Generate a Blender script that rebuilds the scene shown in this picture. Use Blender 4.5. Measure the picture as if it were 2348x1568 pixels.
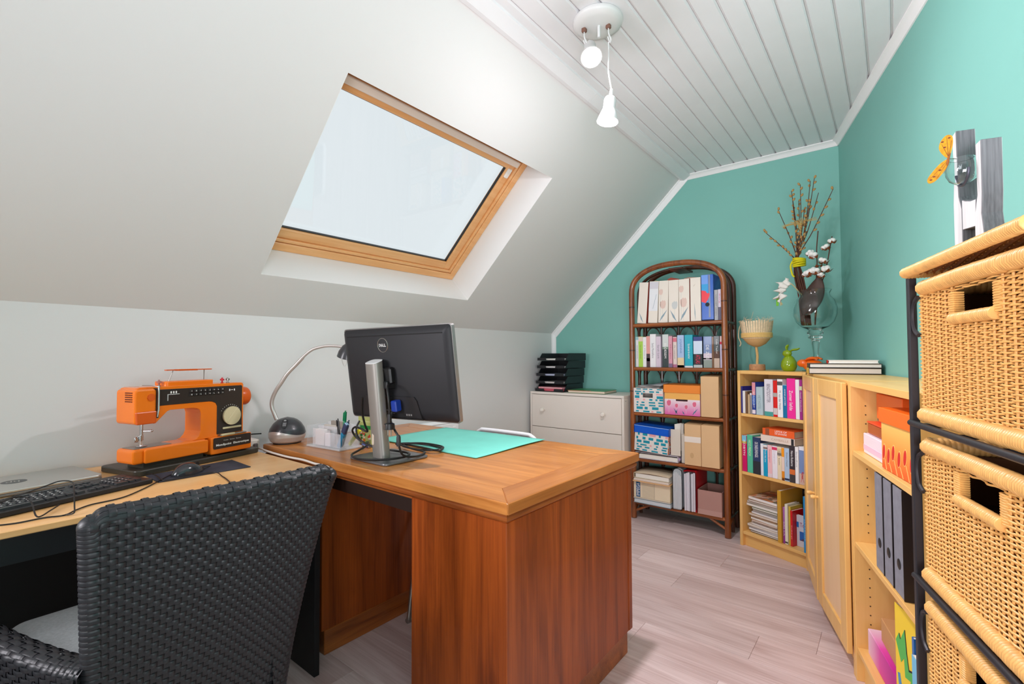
import bpy, bmesh, math, random
from math import sin, cos, pi, radians, sqrt, atan2
from mathutils import Vector as V, Matrix
random.seed(7)
sc = bpy.context.scene
for o in list(bpy.data.objects): bpy.data.objects.remove(o)
COL = sc.collection

# ------------------------------------------------------------------ camera, sky, lights, exposure
YAW, PITCH, ROLL = radians(38.52), radians(1.64), radians(-.24)
fw = V((-sin(YAW)*cos(PITCH), cos(YAW)*cos(PITCH), sin(PITCH)))
r0 = V((cos(YAW), sin(YAW), 0)); u0 = r0.cross(fw)
rr = r0*cos(ROLL)+u0*sin(ROLL); uu = u0*cos(ROLL)-r0*sin(ROLL)
cam = bpy.data.cameras.new('camera'); camo = bpy.data.objects.new('camera', cam); COL.objects.link(camo)
cam.sensor_width = 36; cam.sensor_fit = 'HORIZONTAL'; cam.lens = 36*1097/2348; cam.clip_start = .02
camo.matrix_world = Matrix(((rr.x, uu.x, -fw.x, 0), (rr.y, uu.y, -fw.y, 0), (rr.z, uu.z, -fw.z, 1.156), (0, 0, 0, 1)))
sc.camera = camo
w = bpy.data.worlds.new('overcast_sky'); sc.world = w; w.use_nodes = True
bg = w.node_tree.nodes['Background']; bg.inputs[0].default_value = (.80, .85, .885, 1); bg.inputs[1].default_value = .78
sc.view_settings.view_transform = 'Standard'; sc.view_settings.look = 'None'
sc.view_settings.exposure = .42; sc.view_settings.gamma = 1; sc.view_settings.use_curve_mapping = False
sc.cycles.max_bounces = 10; sc.cycles.diffuse_bounces = 5; sc.cycles.glossy_bounces = 4; sc.cycles.transmission_bounces = 10; sc.cycles.transparent_max_bounces = 12
sc.cycles.use_denoising = True
sc.cycles.sample_clamp_indirect = 6
def lamp(name, kind, loc, energy, color=(1, 1, 1), size=.1, target=None, size_y=None, spot=None, blend=.5):
    l = bpy.data.lights.new(name, kind); l.energy = energy; l.color = color
    if kind == 'AREA':
        l.size = size
        if size_y: l.shape = 'RECTANGLE'; l.size_y = size_y
    else: l.shadow_soft_size = size
    if spot: l.spot_size = radians(spot); l.spot_blend = blend
    o = bpy.data.objects.new(name, l); COL.objects.link(o); o.location = loc
    if target is not None: o.rotation_euler = (V(target)-V(loc)).to_track_quat('-Z', 'Y').to_euler()
    return o
WARM = (1, .935, .99)
# added fill light behind the camera
lamp('fill_behind', 'AREA', (-1.75, -1.28, 1.72), 36, (.975, .94, 1), 1.1, (.6, 2.2, .95), 1.2).data.spread = radians(120)
lamp('fill_upward', 'AREA', (.45, -.55, 1.0), 22, (.975, .94, 1), .8, (-.25, 1.5, 2.48), .8).data.spread = radians(140)  # added upward fill that evens out the room; no flash unit stands here

# ------------------------------------------------------------------ mesh helpers
class M:
    def __init__(s): s.v = []; s.f = []; s.m = []; s.x = None
    def add(s, vs, fs, mi=0):
        n = len(s.v)
        if s.x is not None: vs = [s.x @ V(p) for p in vs]
        s.v += [tuple(p) for p in vs]
        s.f += [tuple(n+i for i in f) for f in fs]; s.m += [mi]*len(fs)
        return s
    def box(s, x0, x1, y0, y1, z0, z1, b=0, mi=0):
        if x0 > x1: x0, x1 = x1, x0
        if y0 > y1: y0, y1 = y1, y0
        if z0 > z1: z0, z1 = z1, z0
        if b <= 0:
            vs = [(x, y, z) for z in (z0, z1) for y in (y0, y1) for x in (x0, x1)]
            return s.add(vs, [(0, 2, 3, 1), (4, 5, 7, 6), (0, 1, 5, 4), (2, 6, 7, 3), (0, 4, 6, 2), (1, 3, 7, 5)], mi)
        b = min(b, (x1-x0)*.45, (y1-y0)*.45, (z1-z0)*.45)
        X = (x0, x1); Y = (y0, y1); Z = (z0, z1); S = (b, -b)
        vs = []; ix = {}
        for i in (0, 1):
            for j in (0, 1):
                for k in (0, 1):
                    ix[i, j, k] = len(vs)
                    vs += [(X[i], Y[j]+S[j], Z[k]+S[k]), (X[i]+S[i], Y[j], Z[k]+S[k]), (X[i]+S[i], Y[j]+S[j], Z[k])]
        fs = []
        for i in (0, 1): fs.append(tuple(ix[i, j, k] for j, k in ((0, 0), (1, 0), (1, 1), (0, 1))))
        for j in (0, 1): fs.append(tuple(ix[i, j, k]+1 for i, k in ((0, 0), (1, 0), (1, 1), (0, 1))))
        for k in (0, 1): fs.append(tuple(ix[i, j, k]+2 for i, j in ((0, 0), (1, 0), (1, 1), (0, 1))))
        for i in (0, 1):
            for j in (0, 1): fs.append((ix[i, j, 0], ix[i, j, 1], ix[i, j, 1]+1, ix[i, j, 0]+1))
            for k in (0, 1): fs.append((ix[i, 0, k], ix[i, 1, k], ix[i, 1, k]+2, ix[i, 0, k]+2))
        for j in (0, 1):
            for k in (0, 1): fs.append((ix[0, j, k]+1, ix[1, j, k]+1, ix[1, j, k]+2, ix[0, j, k]+2))
        for t in ix.values(): fs.append((t, t+1, t+2))
        return s.add(vs, fs, mi)
    def prism(s, poly, a0, a1, ax='z', mi=0):
        P = {'z': lambda u, v, a: (u, v, a), 'y': lambda u, v, a: (u, a, v), 'x': lambda u, v, a: (a, u, v)}[ax]
        n = len(poly)
        vs = [P(u, v, a0) for u, v in poly]+[P(u, v, a1) for u, v in poly]
        fs = [tuple(range(n)), tuple(range(2*n-1, n-1, -1))]+[(i, i+n, (i+1) % n+n, (i+1) % n) for i in range(n)]
        return s.add(vs, fs, mi)
    def loft(s, rings, caps=True, mi=0, closed=False):
        n = len(rings[0]); k = len(rings); vs = [p for r in rings for p in r]; fs = []
        for a in range(k if closed else k-1):
            b = (a+1) % k
            for i in range(n): fs.append((a*n+i, a*n+(i+1) % n, b*n+(i+1) % n, b*n+i))
        if caps and not closed: fs += [tuple(range(n-1, -1, -1)), tuple(range((k-1)*n, k*n))]
        return s.add(vs, fs, mi)
    def tube(s, path, r, n=8, mi=0, closed=False, caps=True, flat=1):
        P = [V(p) for p in path]; k = len(P); R = r if isinstance(r, (list, tuple)) else [r]*k
        rings = []; up = None
        for i in range(k):
            if closed: t = P[(i+1) % k]-P[i-1]
            else: t = P[min(i+1, k-1)]-P[max(i-1, 0)]
            t = t.normalized() if t.length > 1e-9 else V((0, 0, 1))
            if up is None: up = V((0, 0, 1)) if abs(t.z) < .9 else V((1, 0, 0))
            a = (up-t*up.dot(t)); a = a.normalized() if a.length > 1e-6 else t.orthogonal().normalized()
            up = a; b = t.cross(a)
            rings.append([P[i]+(a*cos(2*pi*q/n)*flat+b*sin(2*pi*q/n))*R[i] for q in range(n)])
        return s.loft(rings, caps, mi, closed)
    def lathe(s, prof, n=24, c=(0, 0, 0), ax='z', mi=0, caps=True):
        c = V(c); rings = []
        for r, z in prof:
            ring = []
            for q in range(n):
                a = 2*pi*q/n; u, v = r*cos(a), r*sin(a)
                ring.append(c+V({'z': (u, v, z), 'y': (u, z, v), 'x': (z, u, v)}[ax]))
            rings.append(ring)
        return s.loft(rings, caps, mi)
    def ball(s, c, r, n=12, m=8, mi=0):
        if not isinstance(r, (tuple, list)): r = (r, r, r)
        rings = []
        for j in range(m+1):
            t = max(.02, min(pi-.02, pi*j/m))
            rings.append([V(c)+V((r[0]*sin(t)*cos(2*pi*q/n), r[1]*sin(t)*sin(2*pi*q/n), -r[2]*cos(t))) for q in range(n)])
        return s.loft(rings, True, mi)
    def grid(s, fn, nu, nv, mi=0):
        vs = [fn(i/nu, j/nv) for j in range(nv+1) for i in range(nu+1)]; q = nu+1
        return s.add(vs, [(j*q+i, j*q+i+1, (j+1)*q+i+1, (j+1)*q+i) for j in range(nv) for i in range(nu)], mi)
    def build(s, name, mats, parent=None, smooth=40, bevel=0, seg=2, recalc=True, solid=0):
        me = bpy.data.meshes.new(name); me.from_pydata(s.v, [], s.f)
        if not isinstance(mats, (list, tuple)): mats = [mats]
        for x in mats: me.materials.append(x)
        if len(mats) > 1: me.polygons.foreach_set('material_index', s.m)
        if recalc:
            b = bmesh.new(); b.from_mesh(me); bmesh.ops.recalc_face_normals(b, faces=b.faces); b.to_mesh(me); b.free()
        if smooth:
            me.polygons.foreach_set('use_smooth', [True]*len(me.polygons)); me.set_sharp_from_angle(angle=radians(smooth))
        o = bpy.data.objects.new(name, me); COL.objects.link(o)
        if parent: o.parent = parent
        if solid:
            q = o.modifiers.new('thickness', 'SOLIDIFY'); q.thickness = solid; q.offset = 0
        if bevel:
            q = o.modifiers.new('bevel', 'BEVEL'); q.width = bevel; q.segments = seg; q.limit_method = 'ANGLE'; q.angle_limit = radians(40); q.harden_normals = False
        return o
def tag(o, label, cat, group=None):
    o['label'] = label; o['category'] = cat
    if group: o['group'] = group
    return o
def thing(name, label, cat, loc=(0, 0, 0), rz=0, group=None):
    o = bpy.data.objects.new(name, None); COL.objects.link(o); o.location = loc; o.rotation_euler = (0, 0, rz); o.empty_display_size = .05
    return tag(o, label, cat, group)
def struct(o): o['kind'] = 'structure'; return o
def copy_tree(o, loc, rz=None):
    c = o.copy(); COL.objects.link(c); c.location = loc
    if rz is not None: c.rotation_euler = (0, 0, rz)
    for ch in list(o.children):
        d = ch.copy(); COL.objects.link(d); d.parent = c
        for g in list(ch.children):
            e = g.copy(); COL.objects.link(e); e.parent = d
    return c
def rrect(x0, x1, y0, y1, r, n=5):
    r = min(r, (x1-x0)/2-1e-5, (y1-y0)/2-1e-5); P = []
    for cx, cy, a in ((x1-r, y1-r, 0), (x0+r, y1-r, 90), (x0+r, y0+r, 180), (x1-r, y0+r, 270)):
        for i in range(n+1): t = radians(a+90*i/n); P.append((cx+r*cos(t), cy+r*sin(t)))
    return P
def ell(cx, cy, rx, ry, n=14, rot=0):
    return [(cx+rx*cos(2*pi*i/n)*cos(rot)-ry*sin(2*pi*i/n)*sin(rot), cy+rx*cos(2*pi*i/n)*sin(rot)+ry*sin(2*pi*i/n)*cos(rot)) for i in range(n)]
def cat(P, k=6, closed=False):
    P = [V(p) for p in P]; n = len(P); out = []
    for i in range(n if closed else n-1):
        g = (lambda j: P[j % n]) if closed else (lambda j: P[max(0, min(n-1, j))])
        a, b, c, d = g(i-1), g(i), g(i+1), g(i+2)
        for t in range(k):
            t /= k; out.append(.5*((2*b)+(c-a)*t+(2*a-5*b+4*c-d)*t*t+(3*b-a-3*c+d)*t**3))
    if not closed: out.append(P[-1])
    return out
def text(s, h, pos, xd, yd, mt, parent, w=None, name='lettering', shear=0, bold=0):
    cu = bpy.data.curves.new('t', 'FONT'); cu.body = s; cu.align_x = 'CENTER'; cu.align_y = 'CENTER'; cu.resolution_u = 3; cu.shear = shear; cu.offset = bold
    o = bpy.data.objects.new('t', cu); me = bpy.data.meshes.new_from_object(o); bpy.data.objects.remove(o); bpy.data.curves.remove(cu)
    xs = [q.co.x for q in me.vertices]; ys = [q.co.y for q in me.vertices]
    if not xs: return
    cx, cy = (min(xs)+max(xs))/2, (min(ys)+max(ys))/2; sy = h/max(1e-6, max(ys)-min(ys)); sx = w/max(1e-6, max(xs)-min(xs)) if w else sy
    xd, yd, pos = V(xd), V(yd), V(pos)
    for q in me.vertices: q.co = pos+xd*((q.co.x-cx)*sx)+yd*((q.co.y-cy)*sy)
    me.materials.clear(); me.materials.append(mt); me.name = name
    t = bpy.data.objects.new(name, me); COL.objects.link(t)
    if parent: t.parent = parent
    return t

# ------------------------------------------------------------------ materials
def lin(c):
    f = lambda x: x/12.92 if x <= .04045 else ((x+.055)/1.055)**2.4
    return (f(c[0]/255), f(c[1]/255), f(c[2]/255), 1)
_mc = {}
def mat(c, rough=.5, metal=0, var=0, vs=8, bump=0, bs=60, spec=.5, coat=0, trans=0, ior=1.45, alpha=1, emit=0, sheen=0, name=None, str_=(1, 1, 1)):
    key = (tuple(c), rough, metal, var, vs, bump, bs, spec, coat, trans, ior, alpha, emit, sheen, str_)
    if key in _mc: return _mc[key]
    m = bpy.data.materials.new(name or 'm_%02x%02x%02x' % tuple(int(x) for x in c)); m.use_nodes = True; nt = m.node_tree; N = nt.nodes; L = nt.links
    b = N['Principled BSDF']; I = b.inputs
    I['Base Color'].default_value = lin(c); I['Roughness'].default_value = rough; I['Metallic'].default_value = metal
    I['Specular IOR Level'].default_value = spec; I['Coat Weight'].default_value = coat; I['Transmission Weight'].default_value = trans; I['IOR'].default_value = ior; I['Alpha'].default_value = alpha
    I['Sheen Weight'].default_value = sheen
    if emit: I['Emission Color'].default_value = lin(c); I['Emission Strength'].default_value = emit
    if var or bump:
        tc = N.new('ShaderNodeTexCoord'); mp = N.new('ShaderNodeMapping'); mp.inputs['Scale'].default_value = str_; L.new(tc.outputs['Object'], mp.inputs[0])
    if var:
        n = N.new('ShaderNodeTexNoise'); n.inputs['Scale'].default_value = vs; n.inputs['Detail'].default_value = 4; L.new(mp.outputs[0], n.inputs[0])
        r = N.new('ShaderNodeMix'); r.data_type = 'RGBA'; L.new(n.outputs[0], r.inputs[0])
        r.inputs[6].default_value = lin([max(0, x*(1-var)) for x in c]); r.inputs[7].default_value = lin([min(255, x*(1+var)) for x in c]); L.new(r.outputs[2], I['Base Color'])
    if bump:
        n = N.new('ShaderNodeTexNoise'); n.inputs['Scale'].default_value = bs; n.inputs['Detail'].default_value = 3; L.new(mp.outputs[0], n.inputs[0])
        q = N.new('ShaderNodeBump'); q.inputs['Strength'].default_value = bump; q.inputs['Distance'].default_value = .002; L.new(n.outputs[0], q.inputs['Height']); L.new(q.outputs[0], I['Normal'])
    _mc[key] = m; return m
def wood(name, c1, c2, axis='x', scale=1.0, rough=.4, fine=.5, coat=0, rnd=0, bump=.08, mid=.5, c3=None, spec=.5):
    m = bpy.data.materials.new(name); m.use_nodes = True; nt = m.node_tree; N = nt.nodes; L = nt.links; b = N['Principled BSDF']
    b.inputs['Roughness'].default_value = rough; b.inputs['Coat Weight'].default_value = coat; b.inputs['Specular IOR Level'].default_value = spec
    tc = N.new('ShaderNodeTexCoord'); src = tc.outputs['Object']
    oi = None
    if rnd:
        oi = N.new('ShaderNodeObjectInfo'); va = N.new('ShaderNodeVectorMath'); va.operation = 'MULTIPLY_ADD'
        cb = N.new('ShaderNodeCombineXYZ')
        for i in range(3): L.new(oi.outputs['Random'], cb.inputs[i])
        L.new(cb.outputs[0], va.inputs[0]); va.inputs[1].default_value = (37, 91, 53); L.new(src, va.inputs[2]); src = va.outputs[0]
    def noise(sx, sy, sc_, det, dist):
        mp = N.new('ShaderNodeMapping'); s = {'x': (sx, sy, sy), 'y': (sy, sx, sy), 'z': (sy, sy, sx)}[axis]; mp.inputs['Scale'].default_value = s; L.new(src, mp.inputs[0])
        n = N.new('ShaderNodeTexNoise'); n.inputs['Scale'].default_value = sc_*scale; n.inputs['Detail'].default_value = det; n.inputs['Distortion'].default_value = dist; L.new(mp.outputs[0], n.inputs[0]); return n
    n1 = noise(.9, 9, 1.3, 5, .9); n2 = noise(2, 70, 1.6, 3, .1)
    mx = N.new('ShaderNodeMix'); mx.data_type = 'FLOAT'; mx.inputs[0].default_value = fine*.6; L.new(n1.outputs[0], mx.inputs[2]); L.new(n2.outputs[0], mx.inputs[3])
    rp = N.new('ShaderNodeValToRGB'); L.new(mx.outputs[0], rp.inputs[0]); e = rp.color_ramp.elements
    e[0].position = mid-.17; e[0].color = lin(c1); e[1].position = mid+.17; e[1].color = lin(c2)
    if c3: q = e.new(mid-.24); q.color = lin(c3)
    out = rp.outputs[0]
    if rnd:
        hs = N.new('ShaderNodeHueSaturation'); mr = N.new('ShaderNodeMapRange'); mr.inputs[3].default_value = 1-rnd; mr.inputs[4].default_value = 1+rnd
        L.new(oi.outputs['Random'], mr.inputs[0]); L.new(mr.outputs[0], hs.inputs['Value']); L.new(out, hs.inputs['Color']); out = hs.outputs[0]
    L.new(out, b.inputs['Base Color'])
    if bump:
        q = N.new('ShaderNodeBump'); q.inputs['Strength'].default_value = bump; q.inputs['Distance'].default_value = .002; L.new(n2.outputs[0], q.inputs['Height']); L.new(q.outputs[0], b.inputs['Normal'])
    return m
WHITE = mat((222, 222, 221), .75, bump=.15, bs=35, name='white_plaster')
REVEAL = mat((236, 236, 235), .6, name='white_reveal')
CEILW = mat((230, 230, 232), .38, var=.02, vs=6, name='painted_board')
TRIMW = mat((246, 246, 246), .45, name='trim_paint')
GREEN = mat((129, 191, 180), .62, var=.02, vs=3, bump=.12, bs=40, name='teal_paint')
PINE = wood('pine', (226, 160, 96), (240, 186, 128), 'y', 1.5, .4, .5, .2)
BIRCH = wood('birch_veneer', (231, 178, 100), (240, 196, 122), 'z', 1.2, .42, .4, .1, bump=.02)
BIRCHX = wood('birch_veneer_across', (231, 178, 100), (240, 196, 122), 'x', 1.2, .42, .4, .1, bump=.02)
BIRCHP = wood('birch_panel_pale', (238, 196, 146), (243, 206, 160), 'z', 1.0, .38, .3, .1, bump=.02)
BEECH = wood('beech_laminate', (226, 168, 104), (240, 192, 132), 'y', 1.1, .35, .4, .1, bump=.02)
DESKTOP = wood('oak_worn_top', (150, 84, 30), (198, 130, 64), 'x', 1.5, .34, .55, .15, mid=.46, c3=(124, 66, 24))
DESKTOPY = wood('oak_worn_edge', (144, 80, 30), (186, 118, 56), 'y', 1.5, .34, .55, .15)
MAHOG = wood('brown_stained_veneer', (106, 44, 12), (168, 80, 26), 'z', 1.3, .40, .5, .1, bump=.05, spec=.3)
MAHOGX = wood('brown_stained_rail', (112, 52, 16), (172, 96, 38), 'x', 1.6, .36, .5, .2, bump=.05)
MAHOGY = wood('brown_stained_rail_side', (112, 52, 16), (172, 96, 38), 'y', 1.6, .36, .5, .2, bump=.05)
LAMIN = wood('grey_oak_laminate', (188, 162, 158), (228, 210, 208), 'x', 1.15, .42, .62, 0, rnd=.07, bump=.06, c3=(144, 120, 116))
RATT = wood('rattan_cane_brown', (92, 42, 14), (158, 88, 38), 'z', 2.2, .28, .4, .4, bump=.05)
RATTX = wood('rattan_cane_brown_rail', (104, 50, 18), (176, 100, 44), 'x', 2.2, .28, .4, .4, bump=.05)
RATTD = wood('rattan_cane_dark', (52, 24, 12), (92, 46, 20), 'z', 2.2, .35, .4, .2, bump=.05)
WICK = mat((226, 172, 98), .42, var=.13, vs=90, name='wicker_reed')
WICKR = mat((222, 170, 100), .42, var=.14, vs=60, name='wicker_wrap')
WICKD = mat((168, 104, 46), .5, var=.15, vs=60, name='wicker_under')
IRON = mat((46, 44, 48), .42, metal=.3, bump=.1, bs=120, name='black_iron')
BLACKR = mat((36, 37, 41), .42, var=.1, vs=30, name='black_resin_strand')
BLACKP = mat((26, 26, 28), .4, name='black_plastic')
BLACKW = mat((16, 16, 19), .5, name='black_laminate')
CHROME = mat((205, 205, 208), .18, metal=1, name='chrome')
STEEL = mat((168, 164, 158), .3, metal=.9, name='brushed_steel')
PAPER = mat((236, 232, 222), .8, var=.03, vs=200, str_=(.02, .02, 1), name='paper')
KRAFT = mat((222, 184, 138), .75, var=.02, vs=10, name='kraft_board')
GLASS = mat((245, 250, 250), .01, trans=1, ior=1.45, name='clear_glass')
def clear(name, tint, mixf, rough=.02):
    m = bpy.data.materials.new(name); m.use_nodes = True; nt = m.node_tree; nt.nodes.clear()
    o = nt.nodes.new('ShaderNodeOutputMaterial'); mx = nt.nodes.new('ShaderNodeMixShader'); t = nt.nodes.new('ShaderNodeBsdfTransparent'); g = nt.nodes.new('ShaderNodeBsdfPrincipled'); fr = nt.nodes.new('ShaderNodeLayerWeight'); fr.inputs[0].default_value = .3
    mr = nt.nodes.new('ShaderNodeMapRange'); mr.inputs[3].default_value = mixf; mr.inputs[4].default_value = .75
    t.inputs[0].default_value = tint; g.inputs['Base Color'].default_value = (.85, .85, .87, 1); g.inputs['Roughness'].default_value = rough
    nt.links.new(fr.outputs['Facing'], mr.inputs[0]); nt.links.new(mr.outputs[0], mx.inputs[0]); nt.links.new(t.outputs[0], mx.inputs[1]); nt.links.new(g.outputs[0], mx.inputs[2]); nt.links.new(mx.outputs[0], o.inputs[0]); return m
ACRYL = clear('clear_acrylic', (.97, .97, .98, 1), .10); ACRYLB = clear('clear_acrylic_base', (.95, .95, .96, 1), .35)
INKW = mat((240, 240, 238), .6); INKB = mat((28, 28, 32), .6); INKG = mat((120, 122, 128), .6)
# ------------------------------------------------------------------ room shell
AR = radians(16.1); NR = V((cos(AR), sin(AR), 0)); DR = V((-sin(AR), cos(AR), 0))
RZ = AR-pi/2                       # front-view frame of the skewed wall: x = -distance along it, y = towards it
MR = Matrix.Rotation(RZ, 4, 'Z')
yR = lambda x: (.756-cos(AR)*x)/sin(AR)
XK, ZK, XS, ZC, YB, YF = -2.36, 1.35, -1.195, 2.48, 3.55, -1.45
fl = struct(M().box(-2.6, 1.6, -1.7, 3.8, -.06, -.009).build('floor', mat((110, 92, 86), .8), None, 0))
y = YF-.02; row = 0
while y < YB:
    x = -2.40-random.random()*1.1
    while x < 1.35:
        L = 1.29; x1 = x+L
        if x1 > -2.4 and x < (yR(y)+.02 if False else 1.3):
            a, b = max(x, -2.4), min(x1, 1.3)
            lim = (.77-sin(AR)*y)/cos(AR)
            b = min(b, lim+.05)
            if b-a > .02:
                M().box(a+.0004, b-.0004, y+.0004, y+.1926, -.009, 0, .0008).build('plank', LAMIN, fl, 0)
        x = x1
    y += .193; row += 1
struct(M().box(XK-.05, XK, YF, YB+.05, 0, ZK+.04).build('wall_left', WHITE, None, 0))
struct(M().box(XK-.1, 1.0, YB, YB+.05, 0, 2.6).build('wall_back', GREEN, None, 0))
struct(M().box(-2.45, 1.5, YF-.05, YF, 0, 2.6).build('wall_front', WHITE, None, 0))
m = M(); m.x = MR; m.box(-4.0, 2.6, .756, .81, 0, 2.6)
struct(m.build('wall_right', GREEN, None, 0))
# sloping roof side with the skylight opening
SL = sqrt((XS-XK)**2+(ZC-ZK)**2); sd = V(((XS-XK)/SL, 0, (ZC-ZK)/SL)); sn = V((-sd.z, 0, sd.x))
MS = Matrix(((0, sd.x, sn.x, XK), (1, 0, 0, 0), (0, sd.z, sn.z, ZK), (0, 0, 0, 1)))
A0, A1, B0, B1 = .957, 2.276, .245, 1.186
m = M(); m.x = MS
m.box(YF, A0, -.02, SL+.04, 0, .04); m.box(A1, YB+.04, -.02, SL+.04, 0, .04); m.box(A0, A1, -.02, B0, 0, .04); m.box(A0, A1, B1, SL+.04, 0, .04)
struct(m.build('wall_slope', WHITE, None, 0))
win = struct(thing('window_1', 'x', 'x')); del win['label']; del win['category']
def mb():
    q = M(); q.x = MS; return q
D = .205
rv = mb(); e_ = .002; rv.box(A0-.03, A0+e_, B0-.03, B1+.03, .0005, D+.05); rv.box(A1-e_, A1+.03, B0-.03, B1+.03, .0005, D+.05); rv.box(A0, A1, B0-.03, B0+e_, .0005, D+.05); rv.box(A0, A1, B1-e_, B1+.03, .0005, D+.05)
rv.build('window_reveal', REVEAL, win, 0)
def ring(q, a0, a1, b0, b1, wd, c0, c1, bev=.004):
    q.box(a0, a0+wd, b0, b1, c0, c1, bev); q.box(a1-wd, a1, b0, b1, c0, c1, bev); q.box(a0+wd, a1-wd, b0, b0+wd, c0, c1, bev); q.box(a0+wd, a1-wd, b1-wd, b1, c0, c1, bev); return q
ring(mb(), A0+.002, A1-.002, B0+.002, B1-.002, .045, D, D+.06).build('window_frame', PINE, win, 0)
q = ring(mb(), A0+.05, A1-.05, B0+.05, B1-.05, .018, D+.004, D+.05); ring(q, A0+.068, A1-.068, B0+.068, B1-.068, .05, D+.016, D+.055)
q.build('window_sash', PINE, win, 0)
ring(mb(), A0+.117, A1-.117, B0+.117, B1-.117, .005, D+.03, D+.045, 0).build('window_gasket', BLACKP, win, 0)
pm = bpy.data.materials.new('pane_glass'); pm.use_nodes = True; nt = pm.node_tree; nt.nodes.clear()
o_ = nt.nodes.new('ShaderNodeOutputMaterial'); mx = nt.nodes.new('ShaderNodeMixShader'); tr = nt.nodes.new('ShaderNodeBsdfTransparent'); gl = nt.nodes.new('ShaderNodeBsdfGlossy'); gl.inputs['Roughness'].default_value = .01
tr.inputs[0].default_value = (.97, .985, .985, 1); mx.inputs[0].default_value = .04; nt.links.new(tr.outputs[0], mx.inputs[1]); nt.links.new(gl.outputs[0], mx.inputs[2]); nt.links.new(mx.outputs[0], o_.inputs[0])
mb().box(A0+.1, A1-.1, B0+.1, B1-.1, D+.045, D+.052).build('window_pane', pm, win, 0)
q = mb(); q.box(A0+.02, A1-.075, B1-.086, B1-.052, D-.012, D+.012, .004); q.build('window_vent_bar', mat((236, 224, 212), .45), win, 0)
mb().box(A0, A1-.04, B1-.03, B1-.004, D-.012, D, .003).build('window_top_strip', mat((168, 132, 112), .55), win, 0)
mb().box(A1-.115, A1-.085, B1-.17, B1-.11, D+.002, D+.017, .004).build('window_catch', mat((236, 230, 222), .4), win, 0)
# ceiling boards
cl = struct(M().box(-2.0, 1.6, YF-.1, YB+.1, ZC+.013, ZC+.05).build('ceiling', CEILW, None, 0))
x = -1.2645; k = 0
while x < 1.25:
    x0, x1 = x+.0006, x+.0851; g = .009; d = .009; T = .014
    prof = [(x0, ZC+T), (x0, ZC+d), (x0+g*.45, ZC+d), (x0+g, ZC), (x1-g*.6, ZC), (x1, ZC+d*.8), (x1, ZC+T)]
    def yend(xx): return min(YB, yR(xx)+.01)
    if yend(x0) > YF+.05:
        q = M(); q.loft([[(a, YF, b) for a, b in prof], [(a, max(YF+.01, yend(a)), b) for a, b in prof]])
        q.build('board', CEILW, cl, 20)
    x += .0857; k += 1
# trims
cove = [(0, 0), (.034, 0), (.034, .006), (.024, .010), (.016, .018), (.010, .028), (.006, .034), (0, .034)]
cx, cy = -.2475, YB
q = M(); q.loft([[(XS-.0, YB-a, ZC-b) for a, b in cove], [((.756-sin(AR)*(YB-a))/cos(AR), YB-a, ZC-b) for a, b in cove]])
struct(q.build('trim_1', TRIMW, None, 30))
def rp(c, s, z): p = NR*c+DR*s; return (p.x, p.y, z)
q = M(); q.loft([[rp(.756-a, -1.6, ZC-b) for a, b in cove], [rp(.756-a, 3.48-a*.28, ZC-b) for a, b in cove]])
struct(q.build('trim_2', TRIMW, None, 30))
def sp(a, b, c): return tuple(MS @ V((a, b, c)))
tp = [(0, 0), (.05, 0), (.05, .007), (.036, .010), (.012, .016), (.008, .022), (0, .022)]
q = M(); q.loft([[sp(YB-v, .006, -u) for u, v in tp], [sp(YB-v, SL, -u) for u, v in tp]]); struct(q.build('trim_3', TRIMW, None, 30))
q = M(); q.loft([[(XK+u*.7, YB-v, 0) for u, v in tp], [(XK+u*.7, YB-v, ZK) for u, v in tp]]); struct(q.build('trim_4', TRIMW, None, 30))
m_ = M(); m_.x = MS
for a0, a1, i in ((YF, 2.12, 5), (2.1225, YB, 6)):
    q = M(); pf = [(-1.2, 2.467), (-1.13, 2.474), (-1.13, 2.482), (-1.2, 2.482)]
    pf = [(XS-.012, ZC-.03), (XS+.010, ZC-.034), (XS+.06, ZC-.010), (XS+.062, ZC+.004), (XS-.012, ZC+.004)]
    q.loft([[(u, a0, v) for u, v in pf], [(u, a1, v) for u, v in pf]]); struct(q.build('trim_%d' % i, CEILW, None, 30))

# ------------------------------------------------------------------ pedestal desk
dk = thing('writing_desk', 'large brown wooden pedestal desk with a worn honey-coloured top', 'desk', (-2.19, .978, 0))
X1, Y1 = 1.395, .827   # right end and back edge in desk coordinates
bw = .105
def poly(name, pts, z0, z1, mt, bev=.0025): return M().prism(pts, z0, z1).build(name, mt, dk, 0, bev, 1)
poly('top_field', [(bw, bw), (X1-bw, bw), (X1-bw, Y1-bw), (bw, Y1-bw)], .737, .7695, DESKTOP, .0008)
poly('top_border', [(0, 0), (X1, 0), (X1-bw, bw), (bw, bw)], .737, .77, DESKTOP)
poly('top_border', [(X1, 0), (X1, Y1), (X1-bw, Y1-bw), (X1-bw, bw)], .737, .77, DESKTOPY)
poly('top_border', [(X1, Y1), (0, Y1), (bw, Y1-bw), (X1-bw, Y1-bw)], .737, .77, DESKTOP)
poly('top_border', [(0, Y1), (0, 0), (bw, bw), (bw, Y1-bw)], .737, .77, DESKTOPY)
ogee = [(.0, .735), (.006, .735), (.012, .728), (.012, .720), (.006, .714), (-.002, .710), (-.02, .706), (-.02, .735)]
i0 = .012
def mould(nm, p0, p1, nrm, mt):
    q = M(); R = []
    for p, sgn in ((p0, -1), (p1, 1)):
        R.append([(p[0]+nrm[0]*u+(sgn*u if nrm[0] == 0 else 0), p[1]+nrm[1]*u+(sgn*u if nrm[1] == 0 else 0), z) for u, z in ogee])
    q.loft(R); q.build(nm, mt, dk, 30)
mould('top_moulding', (.02, .018), (X1-.02, .018), (0, -1), MAHOGX)
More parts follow.
